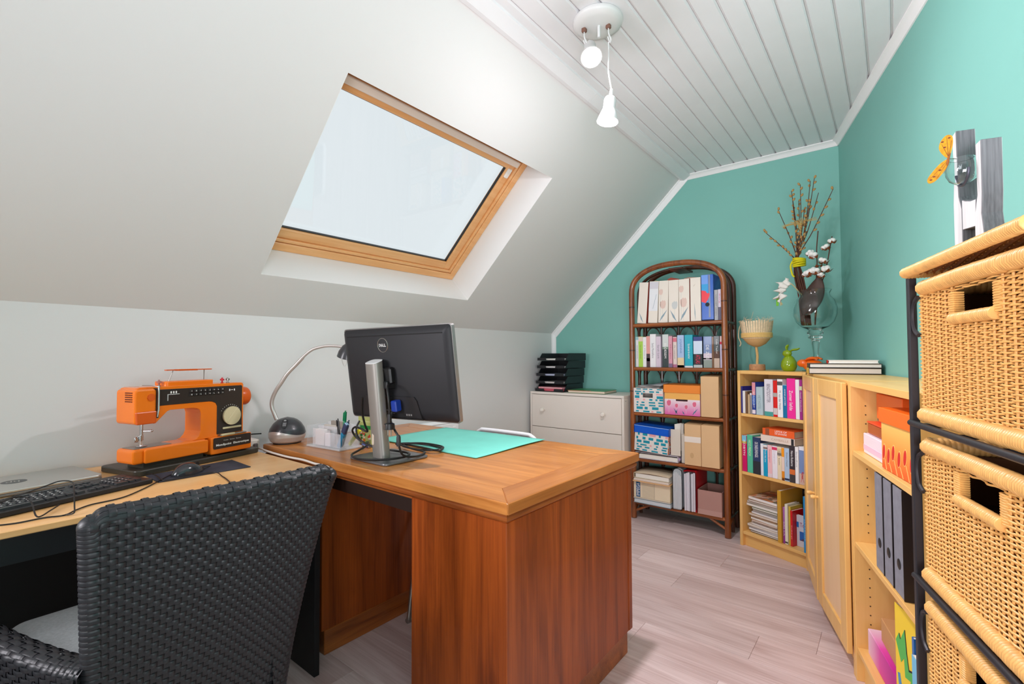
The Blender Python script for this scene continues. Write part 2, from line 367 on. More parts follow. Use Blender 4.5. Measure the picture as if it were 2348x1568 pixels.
mould('top_moulding', (X1-.02, .018), (X1-.02, Y1-.018), (1, 0), MAHOGY)
mould('top_moulding', (.02, Y1-.018), (X1-.02, Y1-.018), (0, 1), MAHOGX)
M().box(.03, X1-.03, .03, Y1-.03, .700, .737).build('top_frame', MAHOGX, dk, 0)
px0, px1 = .978, 1.372
def pedestal(x0, x1):
    M().box(x0+.001, x1-.03, .026, .045, .092, .706, .001).build('front_panel', MAHOG, dk, 0)
    M().box(x1-.019, x1-.003, .05, Y1-.055, .092, .706, .001).build('side_panel', MAHOG, dk, 0)
    M().box(x0, x0+.016, .045, Y1-.03, .092, .706, .001).build('side_panel', MAHOG, dk, 0)
    M().box(x0+.016, x1-.02, Y1-.05, Y1-.034, .092, .706, .001).build('back_panel', MAHOG, dk, 0)
    M().box(x1-.031, x1, .022, .050, .0925, .708, .002).build('corner_post', MAHOG, dk, 0)
    M().box(x1-.031, x1, Y1-.056, Y1-.028, .0925, .708, .002).build('corner_post', MAHOG, dk, 0)
    M().box(x0+.008, x1-.014, .04, Y1-.045, 0, .094, .002).build('plinth', MAHOGX, dk, 0)
    M().box(x0+.01, x1-.02, .04, Y1-.045, .090, .1).build('bottom_board', MAHOGX, dk, 0)
pedestal(px0, px1)
M().box(.0235, .4425, .03, Y1-.03, .092, .706, .002).build('pedestal_left_body', MAHOG, dk, 0).name = 'pedestal_cabinet'
M().box(.034, .446, .04, Y1-.045, 0, .094, .002).build('plinth', MAHOGY, dk, 0)
M().box(.4425, px0, .05, .07, .645, .704).build('apron', mat((40, 22, 14), .5), dk, 0)  # near-black colour puts the shade below the desk top into the board
M().ball((X1-.006, .02, .755), .0025, 8, 6).build('nail', STEEL, dk)

# ------------------------------------------------------------------ side table along the low wall
st = thing('side_table', 'beech laminate work table with black panel legs along the low white wall', 'table', (-2.355, -.32, 0))
M().box(0, .705, 0, 1.268, .728, .745, .002).build('tabletop', BEECH, st, 0)
M().box(.02, .70, 1.247, 1.267, 0, .7275, .001).build('end_panel', BLACKW, st, 0)
M().box(.02, .66, .0, .02, 0, .7275, .001).build('end_panel', BLACKW, st, 0)
M().box(.62, .64, .02, 1.247, .645, .7275, .001).build('apron', mat((24, 24, 28), .45), st, 0)
M().box(.06, .08, .02, 1.247, .1, .7275, .001).build('back_panel', BLACKW, st, 0)  # black board added so that the space under the table stays dark

# ------------------------------------------------------------------ radiator under the skylight
rd = thing('radiator', 'white panel radiator on the low wall behind the desk', 'radiator', (-2.352, 1.32, .12))
q = M(); q.box(.025, .04, 0, .92, .01, .60, .004); q.build('rear_panel', TRIMW, rd, 0)
q = M(); q.box(.10, .112, 0, .92, .01, .60, .004); [q.box(.112, .117, .02+i*.045, .045+i*.045, .03, .58, .003) for i in range(20)]
q.build('front_panel', TRIMW, rd, 0)
for i in range(4): M().box(.028+i*.024, .040+i*.024, .005, .915, .602, .612, .003).build('grille_bar', TRIMW, rd, 0)
M().box(.022, .117, .915, .924, .02, .613, .003).build('side_cover', TRIMW, rd, 0)
M().box(.0, .03, .2, .24, .1, .5, .003).build('bracket', STEEL, rd, 0); M().box(.0, .03, .7, .74, .1, .5, .003).build('bracket', STEEL, rd, 0)

# ------------------------------------------------------------------ tubular chair pushed under the far side of the desk
tc = thing('tubular_chair', 'white and chrome tubular chair tucked under the far side of the desk', 'chair', (-1.545, 1.7, 0))
WT = mat((236, 236, 240), .3)
q = M(); P = [(-.185, .13, .45), (-.19, .175, .62), (-.19, .18, .735), (-.165, .18, .764), (-.12, .18, .770), (.12, .18, .770), (.165, .18, .764), (.19, .18, .735), (.19, .175, .62), (.185, .13, .45)]
q.tube(cat(P, 5), .011, 10); q.build('back_frame', WT, tc)
M().box(-.18, .18, .168, .178, .54, .755, .004).build('backrest', mat((58, 84, 116), .7), tc, 0)
for sx in (-1, 1):
    q = M(); q.tube(cat([(sx*.185, .14, .44), (sx*.18, -.20, .44), (sx*.18, -.235, .425), (sx*.15, -.27, .30), (sx*.125, -.325, .05), (sx*.125, -.33, .014), (sx*.125, -.30, .011), (sx*.125, .12, .011)], 5), .010, 10)
    q.build('leg', STEEL, tc)
q = M(); q.tube([(-.125, .12, .011), (.125, .12, .011)], .009, 8); q.build('stretcher', STEEL, tc)
M().box(-.2, .2, -.21, .15, .445, .485, .014).build('seat', mat((58, 84, 116), .75, bump=.2, bs=200), tc, 0)
# ------------------------------------------------------------------ ceiling spot lamp
ls = thing('ceiling_spotlight', 'white round ceiling lamp with two small spots, one hanging on its cord', 'lamp', (-.885, 1.664, ZC))
LW = mat((218, 218, 217), .35, name='lamp_enamel'); GLOW = mat((255, 247, 232), .5, emit=14, name='bulb_glow')
q = M(); q.lathe([(.001, -.001), (.094, -.001), (.098, -.008), (.094, -.020), (.07, -.030), (.03, -.034), (.001, -.035)], 40); q.build('base_plate', LW, ls, 60)
M().lathe([(.001, 0), (.006, 0), (.006, -.05), (.001, -.05)], 10, (.01, -.01, -.03)).build('stem', LW, ls)
RUST = mat((120, 84, 70), .6)
for nm, x, y in (('a', -.045, -.028), ('b', .040, .012)):
    M().box(x-.009, x+.009, y-.009, y+.009, -.046, -.026, .003).build('socket_clip', RUST, ls)
    q = M(); q.tube(cat([(x, y, -.04), (x+.004, y-.006, -.07), (x+.012, y-.004, -.095), (x+.004, y+.004, -.10), (x-.004, y+.002, -.075)], 5), .0028, 6); q.build('bracket_arm', LW, ls)
def spot(c, d, nm, parent):
    d = V(d).normalized(); a = d.orthogonal().normalized(); b = d.cross(a)
    q = M(); q.x = Matrix(((a.x, b.x, d.x, c[0]), (a.y, b.y, d.y, c[1]), (a.z, b.z, d.z, c[2]), (0, 0, 0, 1)))
    s = q.x.copy()
    q.lathe([(.001, -.128), (.006, -.128), (.0075, -.10), (.009, -.099), (.020, -.094), (.0235, -.086), (.0235, -.048), (.026, -.044), (.037, -.014), (.041, .002), (.0385, .002), (.034, -.012), (.020, -.03), (.001, -.03)], 28)
    o = q.build('lamp_shade', LW, parent)
    q = M(); q.x = s; q.lathe([(.001, -.016), (.03, -.014), (.036, -.002), (.03, .003), (.001, .006)], 24); q.build('bulb', GLOW, parent)
    q = M(); q.x = s; q.box(-.004, .004, .022, .029, -.08, -.055, .001); q.build('switch', LW, parent)
    return s
h2 = (.036, .004, -.415); spot(h2, (-.10, -.10, -1), 'b', ls)
q = M(); q.tube(cat([(.040, .012, -.10), (.041, .008, -.17), (.040, .009, -.22), (.0475, .0155, -.285)], 6), .0027, 6); q.build('lamp_cord', LW, ls)
h1 = (-.004, -.048, -.172); spot(h1, (.30, -.44, -.85), 'a', ls)
lamp('spot_hanging', 'SPOT', (-.885+.036-.001, 1.664+.004-.001, ZC-.425), 44, WARM, .03, (-.885+.02, 1.65, 0), spot=164, blend=.9)
lamp('spot_tilted', 'SPOT', (-.885-.004+.004, 1.664-.048-.006, ZC-.172-.013), 31, WARM, .03, (-.885-.012+1.0, 1.664-.036-.35, ZC-.158-.85), spot=160, blend=.9)
lamp('bulb_spill', 'POINT', (-.85, 1.667, ZC-.448), 8.0, WARM, .03)

# ------------------------------------------------------------------ woven armchair
def weave(fn, us, rows, par, pw, amp, ribs=2, under=None, skip=None):
    """flat strands: us = sample positions along the row, rows = row positions, fn(u, s) -> point, outward normal, row direction"""
    m = M(); nr = len(us)
    for j, s in enumerate(rows):
        if skip and skip(j): continue
        hw = pw/2*.96; cs = [(-hw, -.0006), (-hw*.5, .0005), (-hw*.17, .0001), (hw*.17, .0005), (hw*.5, .0001), (hw, -.0006)]
        vs = []
        for i, (u, ph) in enumerate(us):
            p, n, t = fn(u, s); o = cos(pi*ph+pi*j); o = amp*math.copysign(abs(o)**.6, o)
            vs += [p+t*a+n*(o+h) for a, h in cs]
        c = len(cs); m.add(vs, [(i*c+k, i*c+k+1, (i+1)*c+k+1, (i+1)*c+k) for i in range(nr-1) for k in range(c-1)])
    return m
ch = thing('wicker_armchair', 'black woven resin armchair seen from behind, pulled up to the beech table', 'chair', (-1.19, .46, 0))
TH = .022; ZT = .845
def zt(y): return ZT+.004*cos(min(1, abs(y)/.28)*pi/2)
def lerp(a, b, t): return a+(b-a)*t
def edge(z):
    t = max(0, min(1, (z-.25)/(.85-.25))); c = t**1.5
    return -.235-.026*t, .155+.118*c          # near-left and far-right edges of the back, chair coordinates (y)
def fback(u, s):
    """u: -1..1 across, beyond that rolls round the sides; s: height on the rear face, then over the top and down the front"""
    top = ZT
    if s <= top: z, th = s, 0
    elif s <= top+pi*TH: th = (s-top)/TH; z = top
    else: th = pi; z = top-(s-top-pi*TH)
    a, b = edge(z); ph = 0; uu_ = u
    if abs(u) > 1: ph = (abs(u)-1)*pi/2*(1 if u > 0 else -1); uu_ = 1 if u > 0 else -1
    y = lerp(a+TH, b-TH, (uu_+1)/2)
    lean = .05*((z-.25)/.6)-.05; bow = -.012*uu_*uu_
    # round the two upper corners
    drop = 0
    n = V((cos(th)*cos(ph), sin(ph), sin(th)*cos(ph)))
    e = max(0, abs(uu_)-.93)/.07; zz = z-.012*e*e*max(0, (z-top+.05)/.05)
    p = V((lean+bow, y, zz))+n*TH
    t = V((-sin(th), 0, cos(th)))
    return p, n, t
NS = 36
us = []
for i in range(NS*6+1): u = -1+2*i/(NS*6); us.append((u, i/6))
pre = [(-1-k/6, .5) for k in range(6, -1, -1)]; post = [(1+k/6, .5) for k in range(0, 7)]; us = us[2:-2]
US = pre+us+post
PR = .0108
rows = []; s = .20
while s < ZT+pi*TH+.07: rows.append(s); s += PR
rows = [r for r in rows if r < ZT-.002]
m = weave(fback, US, rows, 0, PR*.94, .0019)
NB = 6; BW = pi*TH/NB
ub = [(-1-k/6, 0) for k in range(6, 0, -1)]+[(-1+i/36, 0) for i in range(73)]+[(1+k/6, 0) for k in range(1, 7)]
for j in range(NB+2):
    b_ = weave(fback, [(u, .5) for u, _ in ub], [ZT-.004+BW*(j+.5)], 0, BW*.96, .0)
    n_ = len(m.v); m.v += b_.v; m.f += [tuple(i+n_ for i in f) for f in b_.f]; m.m += b_.m
    for i in range(0, NS+1):
        if (i+2*j) % 4 == 0:
            u = -1+2*i/NS; s0 = ZT-.004+BW*j-.004; vs = []
            for k in range(7):
                p, nn, t = fback(u, s0+(BW+.008)*k/6); sd_ = nn.cross(t)
                vs += [p+sd_*q_+nn*(h_+.0026*sin(pi*k/6)) for q_, h_ in ((-.0062, .0), (-.004, .0009), (-.0012, .0003), (.0012, .0009), (.004, .0003), (.0062, .0))]
            m.add(vs, [(a*6+q_, a*6+q_+1, (a+1)*6+q_+1, (a+1)*6+q_) for a in range(6) for q_ in range(5)])
rows2 = []; s = ZT+pi*TH+.02
while s < ZT+pi*TH+.10: rows2.append(s); s += PR
b_ = weave(fback, US, rows2, 0, PR*.94, .0019); n_ = len(m.v); m.v += b_.v; m.f += [tuple(i+n_ for i in f) for f in b_.f]; m.m += b_.m
# upright strands, crossing the rows the other way
def stake(fn, u, s0, s1, w_, ph, amp, pr, m):
    n = int((s1-s0)/pr*2); cs = (-w_, -w_*.35, w_*.35, w_); vs = []
    for i in range(n+1):
        s = s0+(s1-s0)*i/n; o = -.0010-.0006*cos(pi*((s-s0)/pr)+pi*ph)
        p, nn, t = fn(u, s); side = nn.cross(t)
        vs += [p+side*c+nn*(o+.0004) for c in cs]
    m.add(vs, [(i*4+k, i*4+k+1, (i+1)*4+k+1, (i+1)*4+k) for i in range(n) for k in range(3)])
for i in range(1, NS): stake(fback, -1+2*i/NS, rows[0], rows[-1], .0046, i, .0016, PR, m)
o = m.build('back_weave', BLACKR, ch, 60, recalc=False); o['kind'] = 'stuff'
# inner core and front face so that nothing shows through
q = M(); R = []
for z in (.2, .4, .6, .75, .835):
    a, b = edge(z); lean = .05*((z-.25)/.6)-.05
    R.append([(lean+x, y, z) for x, y in ((.004-.004, a+.016), (.000, b-.016), (-.018, b-.014), (-.018, a+.014))])
q.loft(R); q.build('back_core', mat((14, 14, 16), .7), ch, 0)
# arm panels
def farm(sg):
    P = cat([(-.035, -.232 if sg < 0 else .085, .556), (-.10, -.262 if sg < 0 else .11, .556), (-.22, -.305 if sg < 0 else .15, .558), (-.36, -.345 if sg < 0 else .19, .560), (-.44, -.36 if sg < 0 else .20, .556)], 8)
    W_ = .028
    def f(u, s):
        x = u*(len(P)-1); i = min(len(P)-2, int(x)); p = P[i].lerp(P[i+1], x-i); d = (P[i+1]-P[i]).normalized(); sd_ = V((-d.y, d.x, 0))*(1 if sg < 0 else -1); sd_ = sd_*(-1 if sd_.y*sg < 0 else 1)
        top = p.z-.008; H_ = top-.2
        if s < H_: z = .2+s; n = sd_; t = V((0, 0, 1)); off = W_; c = V((p.x, p.y, z))
        elif s < H_+pi*W_: th = (s-H_)/W_; n = sd_*cos(th)+V((0, 0, .75*sin(th))); t = (V((0, 0, .75*cos(th)))-sd_*sin(th)).normalized(); c = V((p.x, p.y, top)); off = W_
        else: z = top-(s-H_-pi*W_); n = -sd_; t = V((0, 0, -1)); c = V((p.x, p.y, z)); off = W_
        return c+n*off, n, t
    return f, P
for sg in (-1, 1):
    f, P = farm(sg); ns = 26
    ua = [(i/(ns*6), i/6) for i in range(ns*6+1)]
    rs = [.001+i*PR for i in range(int((.355+pi*.028+.15)/PR))]
    m = weave(f, ua, rs, 0, PR*.94, .0019)
    for i in range(ns+1): stake(f, i/ns, rs[0], rs[-1], .005, i, .002, PR, m)
    o = m.build('arm_weave', BLACKR, ch, 60, recalc=False); o['kind'] = 'stuff'
    q = M(); q.loft([[(p.x, p.y-.02, .2), (p.x, p.y+.02, .2), (p.x, p.y+.02, p.z-.01), (p.x, p.y-.02, p.z-.01)] for p in P]); q.build('arm_core', mat((14, 14, 16), .7), ch, 0)
M().box(-.52, -.05, -.22, .10, .33, .40, .01).build('seat', BLACKR, ch, 0)
for x, y in ((-.04, -.21), (-.04, .09), (-.43, -.33), (-.43, .15)): M().box(x-.02, x+.02, y-.02, y+.02, 0, .34, .004).build('leg', BLACKR, ch, 0)
cu = M(); R = []
for z, g in ((.402, .02), (.408, .004), (.43, -.004), (.455, 0), (.468, .012), (.4705, .05)):
    R.append([(x, .40+(y-.40)*(1-.36*max(0, (x+1.80)/.52)), z) for x, y in rrect(-1.80+g, -1.285-g, .155+g, .58-g, .04, 6)])
cu.loft(R); cu = tag(cu.build('seat_cushion', mat((158, 164, 166), .9, var=.16, vs=140, bump=.4, bs=500, sheen=.2), None, 50), 'grey fabric cushion lying on the seat of the black woven armchair', 'cushion')

# ------------------------------------------------------------------ sewing machine
OR = mat((240, 122, 22), .22, coat=.3, name='orange_enamel'); ORD = mat((214, 92, 26), .3, name='orange_plastic'); OLV = mat((58, 54, 46), .38, bump=.1, bs=150, name='olive_base'); DKB = mat((50, 42, 38), .3, name='brown_panel'); CRM = mat((214, 202, 164), .35)
sm = thing('sewing_machine', 'orange sewing machine with a brown control panel and cream dial on the beech table', 'sewing machine', (-2.023, .485, .745), radians(104.6))
M().prism(rrect(0, .477, 0, .225, .02), .001, .022).build('base_plate', OLV, sm, 0, .004)
q = M(); q.box(.035, .25, .028, .12, .02, .042, .003); q.box(.262, .432, .03, .14, .02, .03, .003); q.build('base_block', OLV, sm, 0)
q = M(); q.prism(rrect(-.002, .258, .040, .092, .012), .018, .118, 'y'); q.build('bed', OR, sm, 0, .008, 3)
q = M(); q.prism(rrect(.030, .256, .040, .090, .008), .008, .0175, 'y'); q.build('bed_front', OR, sm, 0, .006, 3)
M().box(.008, .13, .028, .10, .0915, .0945, .001).build('needle_plate', STEEL, sm, 0)
q = M(); q.prism(rrect(.262, .438, .026, .094, .008), .004, .14, 'y'); q.build('pedestal', OR, sm, 0, .006, 3)
out = [(.004, .215), (.004, .292), (.010, .303), (.020, .306), (.398, .304), (.407, .302), (.411, .294), (.411, .092), (.20, .092), (.214, .096), (.226, .108), (.232, .125), (.232, .195), (.228, .207), (.218, .214), (.200, .217), (.120, .218), (.110, .214), (.072, .176), (.066, .174), (.066, .215)]
q = M(); q.prism(out, .022, .118, 'y'); q.build('body', OR, sm, 0, .006, 3)
q = M(); q.prism(rrect(-.004, .066, .178, .2995, .012), .006, .118, 'y'); q.build('head', OR, sm, 0, .006, 3)
q = M(); q.prism([(.0, .178), (.062, .178), (.066, .222), (-.003, .222)], .001, .012, 'y'); q.build('head_cover', ORD, sm, 0, .004)
q = M(); [q.box(-.0062, -.0035, .022+i*.006, .0255+i*.006, .256+j*.0075, .2595+j*.0075) for i in range(7) for j in range(5)]; q.build('vent', mat((120, 54, 20), .6), sm, 0)
pan = [(.075, .2365), (.075, .2905), (.079, .2945), (.400, .2925), (.404, .2885), (.404, .102), (.296, .102), (.296, .215), (.290, .228), (.276, .2345), (.262, .2365)]
M().prism(pan, .0195, .024, 'y').build('control_panel', DKB, sm, 0, .001, 1)
bt = M()
for i in range(8):
    for j in range(2): bt.box(.1855+i*.0175, .2005+i*.0175, .0155, .0205, .2625+j*.0135, .2745+j*.0135, .0015)
bt.build('buttons', mat((34, 28, 26), .35), sm, 0).name = 'button_row'
for i in range(8):
    for j in range(2): text('EZSWHXKL'[(i*3+j*5) % 8], .0048, (.193+i*.0175, .0153, .2685+j*.0135), (1, 0, 0), (0, 0, 1), INKW, sm, .0045, 'symbol')
q = M(); q.box(.108, .150, .0185, .0195, .274, .2755); q.box(.108, .1095, .0175, .0195, .252, .274); [q.box(.118+i*.009, .1225+i*.009, .0185, .0195, .278, .286) for i in range(3)]; q.box(.345, .349, .0185, .0195, .272, .28); q.box(.352, .362, .0185, .0195, .275, .277); q.box(.366, .370, .0185, .0195, .272, .28); q.build('panel_marks', INKW, sm, 0)['kind'] = 'stuff'
q = M(); q.lathe([(.001, .0), (.037, 0), (.0375, .004), (.034, .013), (.031, .014), (.001, .014)], 36, (.352, .006, .172), 'y'); q.build('dial', CRM, sm)
q = M(); q.x = Matrix.Translation((.352, .0045, .172)) @ Matrix.Rotation(radians(-50), 4, 'Y'); q.box(-.033, .033, 0, .006, -.004, .004, .001); q.build('dial_grip', CRM, sm, 0)
q = M(); [q.box(.352+.044*cos(a)-.0008, .352+.044*cos(a)+.0008, .0185, .0195, .172+.044*sin(a)-.0012, .172+.044*sin(a)+.0012) for a in [radians(30+i*12) for i in range(11)]]; q.build('dial_scale', INKW, sm, 0)
M().box(.318, .398, .0135, .0195, .1195, .1275, .002).build('slider', CRM, sm, 0)
M().box(.30, .415, .004, .03, .094, .1, .002).build('silver_strip', STEEL, sm, 0)
M().box(.304, .362, .0015, .012, .0945, .103, .002).build('stitch_key', CRM, sm, 0)
M().prism(rrect(.271, .432, .047, .091, .006), .0015, .005, 'y').build('name_panel', DKB, sm, 0)
text('Mondipoint  Electronique', .011, (.352, .0012, .0605), (1, 0, 0), (0, 0, 1), INKW, sm, .142, bold=.035)
text('Contex   Stitches   Reverse', .004, (.349, .0012, .078), (1, 0, 0), (0, 0, 1), INKW, sm, .075)
q = M(); q.lathe([(.001, .411), (.02, .411), (.024, .413), (.037, .416), (.039, .420), (.039, .448), (.037, .454), (.028, .456), (.001, .456)], 36, (0, .068, .243), 'x'); q.build('hand_wheel', ORD, sm)
q = M(); q.prism(rrect(.108, .29, .03, .105, .012), .30, .322); q.build('handle_recess', OR, sm, 0, .004)
q = M(); q.box(.127, .30, .06, .074, .3605, .3645, .001); q.box(.165, .24, .054, .080, .359, .365, .001); q.build('carry_handle', ORD, sm, 0)
for p_ in (((.136, .062, .318), (.152, .062, .362)), ((.142, .072, .318), (.158, .072, .362)), ((.266, .062, .318), (.268, .062, .362)), ((.274, .072, .318), (.276, .072, .362))): M().tube(p_, .0014, 6).build('handle_wire', STEEL, sm)
for x, c, h in ((.336, mat((200, 20, 40), .3), .0), (.360, STEEL, 0), (.096, mat((168, 110, 96), .5), .002)):
    M().lathe([(.001, .303), (.006, .303), (.006, .306), (.003, .307), (.003, .314), (.008, .315), (.008, .321), (.004, .322), (.002, .327), (.001, .327)], 14, (x, .05, h)).build('spool_pin', c, sm)
q = M()
q.lathe([(.001, .002), (.012, .002), (.0125, .008), (.001, .009)], 20, (.046, 0, .270), 'y'); q.build('tension_dial', ORD, sm)
M().box(.062, .069, .0005, .024, .196, .301, .001).build('thread_slot', mat((26, 20, 18), .5), sm, 0)
q = M(); q.tube([(.066, -.003, .31), (.066, -.003, .225), (.062, -.004, .20)], [.0028, .0028, .0018], 8); q.tube(cat([(.03, .03, .312), (.05, .01, .311), (.066, -.003, .306)], 4), .0015, 6); q.build('take_up_lever', CHROME, sm)
q = M(); q.lathe([(.001, .12), (.0055, .12), (.0055, .182), (.001, .182)], 12, (.041, .05, 0)); q.lathe([(.001, .118), (.008, .118), (.008, .136), (.001, .136)], 12, (.039, .05, 0)); q.tube([(.041, .05, .150), (.064, .035, .149)], .0022, 6); q.ball((.066, .034, .149), .0045, 8, 6); q.box(.018, .030, .044, .052, .113, .132, .002); q.tube([(.028, .048, .122), (.04, .05, .12)], .003, 6); q.lathe([(.001, .096), (.0012, .12), (.001, .12)], 6, (.041, .046, 0)); q.build('needle_bar', CHROME, sm)
q = M(); q.box(.026, .056, .038, .06, .0955, .099, .0012); q.tube([(.041, .052, .099), (.041, .052, .12)], .003, 6); q.build('presser_foot', CHROME, sm)

# ------------------------------------------------------------------ laptop, keyboard, mouse, cables on the side table
SILV = mat((186, 184, 178), .34, metal=.55, name='silver_lid')
lp = thing('laptop', 'closed silver laptop behind the black keyboard on the beech table', 'laptop', (-2.084, .412, .745), radians(90+8))
# laptop frame: x to its end (away from camera along the wall), y towards the wall
M().prism(rrect(-.36, 0, 0, .255, .018), .002, .010).build('base', mat((120, 120, 120), .4, metal=.4), lp, 0, .002)
M().prism(rrect(-.36, 0, 0, .255, .02), .0105, .019).build('lid', SILV, lp, 0, .003)
LG = mat((58, 58, 60), .3)
q = M(); q.prism(ell(-.185, .128, .030, .030, 30), .0190, .0194); q.build('logo_disc', LG, lp, 0)
text('hp', .034, (-.187, .128, .0197), (-1, 0, 0), (0, -1, 0), SILV, lp, .034, 'logo_letters', .25)
kb = thing('keyboard', 'black wired keyboard in front of the silver laptop', 'keyboard', (-1.895, .501, .745), atan2(.959, -.284))
M().prism(rrect(-.455, 0, 0, .165, .006), .002, .016).build('case', mat((30, 30, 33), .42), kb, 0, .002)
KM = mat((40, 41, 45), .38); km = {}
def key(x, y, w_=1, h=1):
    k = (w_, h); u = .0183
    if k not in km:
        q = M(); a, b = u*w_-.0028, u*h-.0028; q.loft([[(0, 0, 0), (a, 0, 0), (a, b, 0), (0, b, 0)], [(.0015, .001, .0055), (a-.0015, .001, .0055), (a-.0015, b-.002, .0055), (.0015, b-.002, .0055)]])
        km[k] = q.build('key', KM, kb, 0); o = km[k]
    else: o = km[k].copy(); COL.objects.link(o); o.parent = kb
    o.location = (x*u-.449, .016+y*.0185, .0162); return o
for r in range(5):
    rowk = [[1.25, 1.25, 1.25, 6.25, 1.25, 1.25, 1.25, 1.25], [2.25]+[1]*10+[2.75], [1.75]+[1]*11+[2.25], [1.5]+[1]*12+[1.5], [1]*13+[2]][r]
    x = 0
    for k in rowk: key(x, r, k); x += k
for x in [0, 2, 3, 4, 5, 6.5, 7.5, 8.5, 9.5, 11, 12, 13, 14]: key(x, 5.5)
for r, n in ((0, (0, 1, 2)), (1, (1,)), (3, (0, 1, 2)), (4, (0, 1, 2)), (5.5, (0, 1, 2))):
    for i in n: key(15.5+i, r)
for r, ks in ((0, ((0, 2), (2, 1))), (1, ((0, 1), (1, 1), (2, 1))), (2, ((0, 1), (1, 1), (2, 1))), (3, ((0, 1), (1, 1), (2, 1))), (4, ((0, 1), (1, 1), (2, 1), (3, 1)))):
    for x, k in ks: key(19.2+x, r, k)
key(22.2, 0, 1, 2); key(22.2, 2, 1, 2)
q = M(); random.seed(3)
for r in range(1, 5):
    for i in range(12): q.box((1.3+i+r*.2)*.0183-.449, (1.3+i+r*.2)*.0183-.4455, .0255+r*.0185, .029+r*.0185, .0218, .0221)
    for i in range(3): q.box((19.45+i)*.0183-.449, (19.45+i)*.0183-.446, .0255+r*.0185, .029+r*.0185, .0218, .0221)
q.build('key_legends', INKW, kb, 0)
tag(M().prism([(-1.887, .512), (-1.880, .797), (-2.064, .803), (-2.026, .512)], .7452, .748).build('mouse_pad', mat((52, 54, 66), .8, bump=.15, bs=400), None, 0, .001, 1), 'dark blue mouse pad lying before the orange sewing machine', 'mouse pad')
ms = thing('computer_mouse', 'glossy black computer mouse on the dark mouse pad', 'mouse', (-1.938, .612, .748), radians(108))
q = M(); R = []
for t in [i/12 for i in range(13)]:
    x = -.052+.104*t; wv = .031*(sin(pi*min(.98, max(.04, t)))**.45); hh = .039*(sin(pi*min(.97, max(.03, t**.85)))**.55)
    R.append([(x, wv*cos(a), .001+hh*max(0, sin(a))**.8) for a in [pi*k/12 for k in range(13)]])
q.loft(R); q.build('shell', mat((44, 45, 50), .18, coat=.4), ms, 70)
q = M(); q.lathe([(.001, -.003), (.008, -.003), (.008, .003), (.001, .003)], 14, (.03, 0, .0275), 'y'); q.build('scroll_wheel', mat((20, 20, 22), .6), ms)
CB = mat((24, 22, 22), .45, name='black_cable')
def cable(name, pts, r, mt, label, cat_='cable', k=6, parent=None, n=7):
    q = M(); q.tube(cat(pts, k), r, n); o = q.build(name, mt, parent)
    return tag(o, label, cat_) if label else o
Z = .7475
cable('mouse_cable', [(-1.955, .665, .752), (-1.965, .69, .757), (-1.99, .66, .752), (-1.975, .60, .753), (-1.93, .55, .753), (-1.864, .486, Z), (-1.783, .413, Z), (-1.759, .372, Z), (-1.752, .321, Z), (-1.723, .284, Z), (-1.69, .256, Z), (-1.705, .219, Z), (-1.705, .168, Z), (-1.735, .12, Z), (-1.76, .09, .755), (-1.81, .11, .774), (-1.80, .150, .786), (-1.83, .19, .786), (-1.79, .206, .774), (-1.71, .208, .752), (-1.76, .24, .751), (-1.80, .262, .752)], .0019, CB, 'thin black mouse cable snaking along the front of the beech table')
cable('keyboard_cable', [(-2.055, .512, .758), (-2.0, .522, .756), (-1.967, .529, .752), (-1.909, .525, .751), (-1.88, .54, .751), (-1.88, .666, .7515), (-1.804, .672, Z), (-1.72, .66, Z), (-1.66, .648, Z), (-1.645, .646, .742), (-1.644, .646, .70), (-1.645, .65, .62)], .0018, CB, 'thin black keyboard cable hanging over the table edge beside the mouse pad')
cable('cable_loop', [(-1.69, .26, .748), (-1.675, .272, .752), (-1.70, .277, .765), (-1.76, .285, .79), (-1.83, .292, .803), (-1.87, .272, .803), (-1.87, .24, .795), (-1.85, .205, .790), (-1.83, .17, .787), (-1.775, .115, .778), (-1.735, .09, .752)], .0018, CB, 'black cable loop rising in an arch over the keyboard')
EX = mat((222, 214, 206), .5, name='white_cable')
cable('extension_cable', [(-2.265, .950, .752), (-2.205, .966, .752), (-2.095, .957, .7525), (-2.01, .955, .752), (-1.915, .955, .752), (-1.809, .962, .753), (-1.72, .958, .752), (-1.655, .962, .7515), (-1.635, .97, .74), (-1.63, .966, .69)], .0042, EX, 'thick white extension cable along the joint between desk and beech table')
cable('lamp_cable', [(-2.30, 1.02, .80), (-2.315, .95, .80), (-2.31, .90, .785), (-2.295, .85, .7735), (-2.27, .80, .772)], .003, CB, 'black flex running from the desk lamp behind the sewing machine')
pw = thing('socket_block', 'white socket block behind the corner of the brown desk', 'socket', (-2.305, .93, .7455))
M().box(0, .10, 0, .042, 0, .045, .004).build('body', mat((224, 218, 210), .4), pw, 0)
for x in (.03, .07): M().lathe([(.001, -.001), (.016, -.001), (.016, -.0015), (.013, -.001), (.012, .004), (.001, .004)], 18, (x, 0, .022), 'y').build('socket', mat((196, 190, 184), .5), pw)
M().box(.1, .112, .012, .03, .004, .03, .003).build('switch', mat((90, 84, 82), .4), pw, 0)
